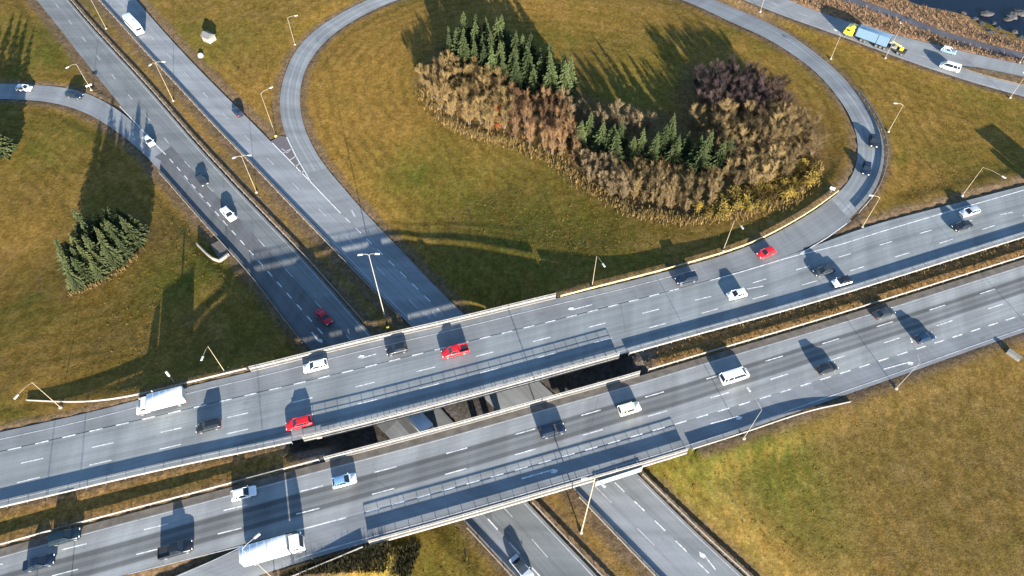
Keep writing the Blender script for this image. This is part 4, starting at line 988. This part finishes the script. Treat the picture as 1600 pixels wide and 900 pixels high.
def conifer_mesh(seed):
    r = random.Random(seed); mb = MB(); Ht = 10.0; lev = 17
    for i in range(lev):
        f = i / (lev - 1); z = .7 + (Ht - .9) * f; rad = 2.75 * (1 - f) ** .85 * r.uniform(.72, 1.2) + .12
        nb = 12 if f < .6 else 7; a0 = r.uniform(0, 6.28)
        for j in range(nb):
            a = a0 + 6.283 * j / nb + r.uniform(-.25, .25); Lb = rad * r.uniform(.7, 1.15); d = Vector((math.cos(a), math.sin(a), 0)); sd_ = Vector((-d.y, d.x, 0))
            o = Vector((0, 0, z + r.uniform(-.12, .12))); droop = -.22 * Lb
            for s2 in range(3):                                       # three overlapping needle sprays along each bough
                t0, t1 = s2 * .3, s2 * .3 + .45; wd = (.46 - .1 * s2) * (.5 + .5 * Lb / 2)
                p0 = o + d * (Lb * t0) + Vector((0, 0, droop * t0 + .05)); p1 = o + d * (Lb * t1) + Vector((0, 0, droop * t1 + r.uniform(-.05, .16)))
                pm = (p0 + p1) / 2
                for sg in (1, -1):
                    q = pm + sd_ * (sg * wd * r.uniform(.7, 1.2)) + Vector((0, 0, -r.uniform(.05, .25))); mb.add([p0, q, p1], [(0, 1, 2)])
                mb.add([p0, p1, pm + Vector((0, 0, .2 + r.uniform(0, .12)))], [(0, 1, 2)])
    mb.tube((0, 0, Ht - .9), (0, 0, Ht + .35), .09, .01, 5)
    return mb.mesh('crown'), MB().tube((0, 0, -.5), (0, 0, Ht - .4), .19, .03, 7).mesh('trunk')
def bare_mesh(seed, spread=2.2, ntw=950, nst=6):
    r = random.Random(seed); tr = MB(); cr = MB(); Ht = 6.6; segs = []
    for k_ in range(nst):
        a = 6.283 * k_ / nst + r.uniform(-.5, .5); sp = spread * r.uniform(.25, .85); u = Vector((math.cos(a), math.sin(a), 0))
        bs = u * .15 + Vector((0, 0, -.4)); top = u * sp + Vector((0, 0, Ht * (1 - .28 * (sp / spread) ** 2) * r.uniform(.78, .95)))
        mid = bs.lerp(top, .5) - u * (sp * .18) + Vector((r.uniform(-.15, .15), r.uniform(-.15, .15), 0))
        tr.tube(bs, mid, .085, .055, 5, False); tr.tube(mid, top, .055, .018, 5, False); segs += [(mid, top, 1.0), (mid, top, 1.0), (bs.lerp(mid, .4), mid, .6)]
        for _ in range(6):
            f = r.uniform(.1, .9); p = bs.lerp(mid, .3 + f) if f < .5 else mid.lerp(top, f - .1)
            b = a + r.uniform(-1.5, 1.5); o_ = r.uniform(.35, .75) * spread * .55; q = p + Vector((math.cos(b) * o_, math.sin(b) * o_, r.uniform(.7, 1.7)))
            cr.tube(p, q, .034, .016, 4, False); segs += [(p, q, 1.0)] * 2
    for _ in range(ntw):
        p0, p1, wgt = r.choice(segs); p = p0.lerp(p1, r.uniform(.15, 1.05))
        rad = Vector((p.x, p.y, 0)); rad = rad.normalized() if rad.length > .05 else Vector((1, 0, 0))
        d = rad * r.uniform(.0, .75) + Vector((r.gauss(0, .42), r.gauss(0, .42), r.uniform(.35, 1.1))); L_ = r.uniform(.45, 1.15); w_ = r.uniform(.013, .024)
        q = p + d.normalized() * L_; cr.tube(p, q, w_, w_ * .45, 3, False)
        g_ = p.lerp(q, r.uniform(.3, .7)); d2 = (d + Vector((r.gauss(0, .5), r.gauss(0, .5), r.gauss(0, .25)))).normalized(); cr.tube(g_, g_ + d2 * L_ * .6, w_ * .8, w_ * .4, 3, False)
    return cr.mesh('crown'), tr.mesh('trunk')
def leafy_mesh(seed):
    r = random.Random(seed); cr = MB(); tr = MB(); lobes = [(r.uniform(-1.2, 1.2), r.uniform(-1.2, 1.2), r.uniform(.5, 1.9)) for _ in range(9)]
    for s in range(6):
        a = r.uniform(0, 6.28); tr.tube((0, 0, -.3), (math.cos(a) * .8, math.sin(a) * .8, 1.7), .05, .02, 4, False)
    for i in range(520):
        lb = lobes[r.randrange(len(lobes))]; c_ = Vector((lb[0] + r.gauss(0, .38), lb[1] + r.gauss(0, .38), max(.1, lb[2] + r.gauss(0, .42))))
        u = Vector((r.gauss(0, 1), r.gauss(0, 1), r.gauss(0, 1))).normalized() * .15; v = u.orthogonal().normalized() * .09
        cr.add([c_ - u, c_ + v, c_ + u, c_ - v], [(0, 1, 2, 3)])
    return cr.mesh('crown'), tr.mesh('trunk')
CON = [conifer_mesh(s) for s in (1, 2, 3, 4)]; BARE = [bare_mesh(s) for s in (11, 12, 13, 14)]; SLIM = [bare_mesh(s, 1.05, 420, 4) for s in (21, 22, 23)]; LEAF = [leafy_mesh(s) for s in (31, 32, 33, 34)]
trng = random.Random(5)
def tree(kind, p, scale, mat, label, cat, group, name, zs=1.0):
    cm, tm = trng.choice(kind); root = empty(name, (p[0], p[1], p[2]), trng.uniform(0, 6.28), label, cat, group)
    root.scale = (scale * trng.uniform(.88, 1.15), scale * trng.uniform(.88, 1.15), scale * zs); root.rotation_euler = (trng.gauss(0, .03), trng.gauss(0, .03), root.rotation_euler.z); put('crown', cm, mat, root); put('trunk', tm, M_bark, root); return root
def fill(poly, spacing, seed, maxn=999):
    r = np.random.default_rng(seed); W = wpoly(poly); lo, hi = W.min(0), W.max(0); pts = []
    for _ in range(4000):
        q = lo + (hi - lo) * r.random(2)
        if inpoly(q[None], W)[0] and all((q[0] - a[0]) ** 2 + (q[1] - a[1]) ** 2 > spacing ** 2 for a in pts): pts.append(q)
        if len(pts) >= maxn: break
    return [np.array((q[0], q[1], hat(q[0], q[1]))) for q in pts]
# spruces
for p in fill([(700,82),(735,68),(790,84),(850,112),(893,140),(885,158),(835,152),(785,140),(735,118),(705,100)], 2.9, 1):
    tree(CON, p, trng.uniform(.85, 1.28), M_spruce, 'dark green spruce in the dense stand at the far left of the grove', 'spruce', 'spruces at the far left of the grove', 'spruce_tree')
for (px, py) in [(888,212),(903,228),(918,219),(936,233),(952,240),(968,228),(985,246),(1000,238),(1018,250),(1033,238),(1050,252),(1068,240),(1082,256),(1100,250),(1118,262),(1132,258),(1045,226),(1090,264),(960,250)]:
    tree(CON, ground(px, py), trng.uniform(.7, .98), M_spruce, 'green spruce among the bare trees in the middle of the grove', 'spruce', 'spruces in the middle of the grove', 'spruce_tree')
for p in fill([(116,408),(135,388),(165,364),(205,352),(226,370),(200,405),(155,438),(122,455),(116,432)], 2.2, 3):
    tree(CON, p, trng.uniform(.65, 1.08), M_spruceL, 'grey green spruce in the small stand on the grass at the left', 'spruce', 'spruces in the small stand at the left', 'spruce_tree')
for (px, py, s) in [(6,244,1.25),(-8,236,1.35),(-22,240,1.4),(-38,232,1.4),(-14,252,1.2),(-55,240,1.3),(16,236,.75)]:
    tree(CON, ground(px, py), s, M_spruceL, 'grey green spruce cut off by the left edge below the slip road', 'spruce', 'spruces at the left edge', 'spruce_tree')
# bare trees
ZONES = [(BARE, 'golden', [(660,130),(700,112),(745,120),(790,150),(800,175),(785,208),(740,204),(692,180)], 3.1, (.85, 1.15), 1.0, 'bare golden twigged tree at the left end of the grove, below the tall spruces', 'bare trees at the left end of the grove'),
 (SLIM, 'rust', [(795,165),(880,180),(895,215),(905,255),(860,242),(805,218)], 2.3, (.85, 1.15), 1.05, 'slim rust brown bare tree left of the spruces in the middle of the grove', 'slim rusty trees in the grove'),
 (BARE, 'pale', [(865,165),(940,185),(1020,200),(1010,215),(940,208),(880,195)], 3.0, (.7, .95), 1.0, 'pale bare tree behind the spruces in the middle of the grove', 'pale bare trees behind the middle spruces'),
 (BARE, 'pale', [(905,255),(950,262),(985,290),(980,322),(925,292)], 2.7, (.6, .8), 1.0, 'low pale bare tree in front of the middle spruces, along the grass', 'low pale bare trees in front of the spruces'),
 (SLIM, 'brown', [(985,272),(1060,280),(1120,285),(1120,325),(1040,335),(985,315)], 2.1, (.65, .9), .95, 'slim brown bare tree at the near edge of the grove', 'slim brown trees at the near edge of the grove'),
 (BARE, 'brown', [(1070,200),(1120,190),(1200,190),(1260,205),(1270,250),(1220,285),(1150,300),(1130,270),(1100,240)], 3.1, (.75, 1.05), 1.0, 'bare tan brown tree at the right end of the grove', 'bare trees at the right end of the grove'),
 (BARE, 'purple', [(1080,135),(1130,118),(1190,135),(1235,175),(1180,185),(1100,180)], 3.0, (.85, 1.1), 1.0, 'dark purple brown bare tree at the far right of the grove', 'dark bare trees at the far right of the grove'),
 (LEAF, 'yellow', [(1090,330),(1150,305),(1200,280),(1240,250),(1275,250),(1270,285),(1235,310),(1170,332),(1100,342)], 2.1, (.6, 1.2), 1.0, 'yellow leaved shrub on the near right edge of the grove', 'yellow shrubs at the grove edge')]
for zi, (kind, mt, poly, sp, sr, zs, lb, gp) in enumerate(ZONES):
    for p in fill(poly, sp, 40 + zi, 48):
        tree(kind, p, trng.uniform(*sr), M_tw[mt], lb, 'shrub' if kind is LEAF else 'tree', gp, 'leafy_shrub' if kind is LEAF else 'bare_tree', zs)
tree(LEAF, ground(779, 182), 1.1, M_tw['red'], 'small red shrub at the foot of the golden trees', 'shrub', None, 'leafy_shrub', 1.5)
tree(LEAF, ground(781, 200), .8, M_tw['red'], 'orange red shrub nearest the grass in front of the golden trees', 'shrub', None, 'leafy_shrub', 1.0)

# ------------------------------------------------------------------ tall dry grass and scrub (uncountable)
def tufts(name, pts, hgt, mat, nb=6, label=None, cat=None, spread=.35):
    r = random.Random(len(pts)); vs = []; fs = []
    for (x, y, z) in pts:
        s = r.uniform(.35, 1.0) + .7 * r.random() ** 3
        for _ in range(nb):
            a = r.uniform(0, 6.28); d = r.uniform(.05, spread) * s; h = hgt * s * r.uniform(.6, 1.1); wv_ = r.uniform(.03, .07) * s
            bx, by = x + math.cos(a) * d * .4, y + math.sin(a) * d * .4; ca, sa = math.cos(a + 1.57) * wv_, math.sin(a + 1.57) * wv_; i = len(vs)
            vs += [(bx - ca, by - sa, z - .05), (bx + ca, by + sa, z - .05), (x + math.cos(a) * d * 1.7, y + math.sin(a) * d * 1.7, z + h)]; fs.append((i, i + 1, i + 2))
    me_ = bpy.data.meshes.new(name); me_.from_pydata(vs, [], fs); o = put(name, me_, mat); tag(o, label, cat, None, 'stuff'); return o
M_dry = veg('dry_grass', (.085, .055, .018), (.29, .20, .075)); M_scr = veg('median_scrub', (.075, .048, .02), (.24, .14, .05)); M_bnk = veg('bank_scrub', (.026, .022, .016), (.27, .165, .095))
def along(pts, wd, n, seed, z=None):
    r = np.random.default_rng(seed); Q = resample(np.array([ground(*p) for p in pts]), 1.0); out = []
    for _ in range(n):
        q = Q[r.integers(len(Q))]; x, y = q[0] + r.normal(0, wd), q[1] + r.normal(0, wd); out.append((x, y, hat(x, y)))
    return out
tufts('dry_grass_fringe', along([(660,140),(690,184),(735,209),(800,222),(860,246),(915,290),(990,333),(1075,346),(1170,331),(1235,313),(1280,262)], 1.1, 2600, 1) + along([(695,188),(740,211),(800,223)], .6, 400, 8) + along([(1000,336),(1075,347),(1160,334)], .7, 500, 9), .9, M_dry, 6, 'band of tall pale dry grass along the near edge of the grove', 'dry grass')
tufts('dry_grass_fringe', along([(110,461),(150,447),(175,433),(205,410),(215,400)], .4, 170, 2), .6, M_dry, 6, 'strip of tall pale dry grass in front of the small spruce stand', 'dry grass')
def scatter(poly, n, seed):
    r = np.random.default_rng(seed); lo, hi = poly.min(0), poly.max(0); q = lo + (hi - lo) * r.random((n * 4, 2)); q = q[inpoly(q, poly)][:n]; return [(a, b2, hat(a, b2)) for a, b2 in q]
tufts('median_scrub', scatter(MED, 1500, 3), .45, M_scr, 6, 'rough brown scrub filling the median right of the bridges', 'scrub', .5)
M_slopeshade = veg('slope_scrub_shade', (.020, .020, .010), (.060, .050, .020))  # dark colours stand in for the shade lying on this slope
tufts('slope_shade_scrub', scatter(wpoly([(430,900),(520,872),(590,856),(660,850),(640,900)]), 1700, 6), .75, M_slopeshade, 6, 'rough scrub below the lower road at the bottom, coloured dark for shade', 'scrub', .5)
tufts('undergrowth', scatter(GROVE, 2600, 5), .6, M_scr, 6, 'brown undergrowth between the trees of the grove', 'undergrowth', .5)
pB = [q for q in scatter(BANK, 3200, 4) if q[2] > 2.2 and np.min(np.linalg.norm(resample((PATH_T + resample(PATH_B, n=len(PATH_T))) / 2, 1.0)[:, :2] - np.array(q[:2]), axis=1)) > 1.6]
tufts('bank_scrub', pB, .6, M_bnk, 7, 'golden and pinkish scrub on the river bank at the upper right', 'scrub', .6)

M_tuf = veg('meadow_tufts', (.088, .062, .010), (.175, .106, .020))
def meadow(n, seed):
    r = np.random.default_rng(seed); q = np.column_stack([r.uniform(-172, 172, n * 2), r.uniform(26, 222, n * 2)])
    q = q[np.abs(q[:, 0]) < 30 + q[:, 1] * .72]
    i = np.clip(np.round(q[:, 0] + 178).astype(int) + 9, 0, nx - 1); j = np.clip(np.round(q[:, 1] - 22).astype(int) + 9, 0, ny - 1)
    rdd = RD.reshape(ny, nx)[j, i]; und = un.reshape(ny, nx)[j, i]; hh = H.reshape(ny, nx)[j, i]
    ok = (rdd > 1.2) & (und < .2) & (hh > 2.3 - 10 * (q[:, 0] < 100)); q = q[ok][:n]; h0 = hh[ok][:n]; m_ = len(q)
    nb = 5; a = r.uniform(0, 6.283, (m_, nb)); s_ = r.uniform(.5, 1.4, (m_, 1)); d = r.uniform(.05, .4, (m_, nb)) * s_; hg = .13 * s_ * r.uniform(.5, 1.2, (m_, nb)); wv_ = r.uniform(.04, .09, (m_, nb)) * s_
    bx, by = q[:, :1] + np.cos(a) * d * .4, q[:, 1:] + np.sin(a) * d * .4; ca, sa = np.cos(a + 1.57) * wv_, np.sin(a + 1.57) * wv_; z0 = np.repeat(h0[:, None] - .04, nb, 1)
    v = np.stack([np.stack([bx - ca, by - sa, z0], -1), np.stack([bx + ca, by + sa, z0], -1), np.stack([q[:, :1] + np.cos(a) * d * 1.8, q[:, 1:] + np.sin(a) * d * 1.8, z0 + hg], -1)], 2).reshape(-1, 3)
    me_ = bpy.data.meshes.new('meadow_grass'); me_.from_pydata(v.tolist(), [], np.arange(len(v)).reshape(-1, 3).tolist())
    tag(put('meadow_grass', me_, M_tuf), 'short tufts of autumn grass covering the meadows around the roads', 'grass', None, 'stuff')
meadow(26000, 12)

# ------------------------------------------------------------------ small structures
p = ground(328, 63); M_roofg = simple('shed_roof_grey', (.10, .10, .10), .8, var=.2)
sh_ = empty('small_shed', tuple(p), R(-32), 'small grey roofed shed with a white front on the grass at the top left', 'shed')
MB().cbox((0, 0, .85), (3.0, 2.6, 1.8), .04).build('wall', M_conc, sh_)
rf = MB(); rf.add([(-1.7, -1.55, 1.65), (1.7, -1.55, 1.65), (1.7, 1.55, 1.65), (-1.7, 1.55, 1.65), (-1.7, 0, 2.65), (1.7, 0, 2.65)], [(3, 2, 1, 0), (0, 1, 5, 4), (2, 3, 4, 5), (1, 2, 5), (3, 0, 4)]); rf.build('roof', M_roofg, sh_)
MB().box((1.52, 0, .85), (.05, .9, 1.5)).build('door', M_galvdark, sh_)
p = ground(314, 88); wc = empty('well_cover', tuple(p), 0, 'round white well cover on the grass beside the small shed', 'well cover')
MB().lathe([(.75, -.2), (.75, .55), (.6, .85), (.2, 1.0)], 14).build('dome', M_head, wc, True); MB().lathe([(.95, -.2), (.95, .12)], 14).build('ring', M_conc, wc)
# headwall of the underpass on the left
hw_ = empty('underpass_headwall', tuple(ground(325, 397)), 0, 'pale curved concrete headwall of an underpass beside the highway', 'wall')
b0 = ground(325, 397); wpts = np.array([ground(x, y) for x, y in [(309,384),(316,391),(325,400),(334,407),(343,410)]]) - b0
MB().sweep(resample(wpts, .7), -.12, .12, -1.0, 1.0).build('wing_wall', M_conc, hw_)
w2 = np.array([ground(x, y) for x, y in [(343,410),(352,404),(358,399)]]) - b0; MB().sweep(resample(w2, .7), -.18, .18, -1.0, .9).build('side_wall', M_concdark, hw_)
sp_ = np.array([ground(x, y) for x, y in [(330,385),(346,378),(358,396),(343,406)]]) - b0; MB().prism(sp_[::-1], -.6, .15).build('apron_slab', M_grime, hw_)
p = ground(1582, 557); cb = empty('utility_cabinet', tuple(p), R(128), 'long grey utility cabinet on the grass below the lower road at the right edge', 'cabinet')
MB().cbox((0, 0, .4), (2.5, .8, .85), .06).build('body', M_concdark, cb); MB().box((0, 0, .86), (2.6, .9, .07)).build('lid', M_concdark, cb); MB().box((.2, -.41, .4), (1.1, .05, .6)).build('door', M_galvdark, cb)
p = ground(1296, 304, 6); sg = empty('road_sign', tuple(p), R(-30), 'small white road sign on the grass inside the loop by the yellowish rail end', 'sign')
MB().tube((0, 0, -.3), (0, 0, 2.1), .05, .05, 6).build('post', M_galv, sg); MB().cbox((0, -.05, 2.0), (1.1, .05, .8), .015).build('panel', M_head, sg)
p = ground(273, 598, 5.8); sg = empty('road_sign', tuple(p), R(0), 'narrow grey sign seen edge on behind the white box truck', 'sign')
MB().tube((0, 0, -.3), (0, 0, 4.2), .1, .09, 6).build('post', M_galv, sg); MB().cbox((0, 0, 3.3), (.3, .3, 1.6), .03).build('panel', M_head, sg)
# direction sign hung on the outside of the near bridge
qa, qb = at(931, 754, 6.4), at(1003, 731, 6.4); md_ = (qa + qb) / 2; an = math.atan2(qb[1] - qa[1], qb[0] - qa[0]); Ls = np.linalg.norm(qb - qa)
M_sign = simple('direction_sign_blue', (.20, .34, .55), .4, var=.06)
gs = empty('direction_sign', (md_[0], md_[1], 4.9), an, 'pale blue direction sign hung outside the near bridge above the highway', 'sign')
MB().cbox((0, 0, 1.0), (Ls, .12, 1.9), .03).build('panel', M_sign, gs); fr_ = MB()
for z in (.02, 1.98): fr_.box((0, -.07, z), (Ls + .1, .08, .12))
for x in (-Ls / 2, 0, Ls / 2): fr_.box((x, -.07, 1.0), (.12, .08, 1.9))
fr_.build('frame', M_galv, gs)
for x in (-Ls / 2 + .4, 0, Ls / 2 - .4): MB().tube((x, .05, 1.8), (x, 1.4, 1.75), .07, .07, 6).build('bracket', M_galv, gs)
bpy.context.view_layer.update()
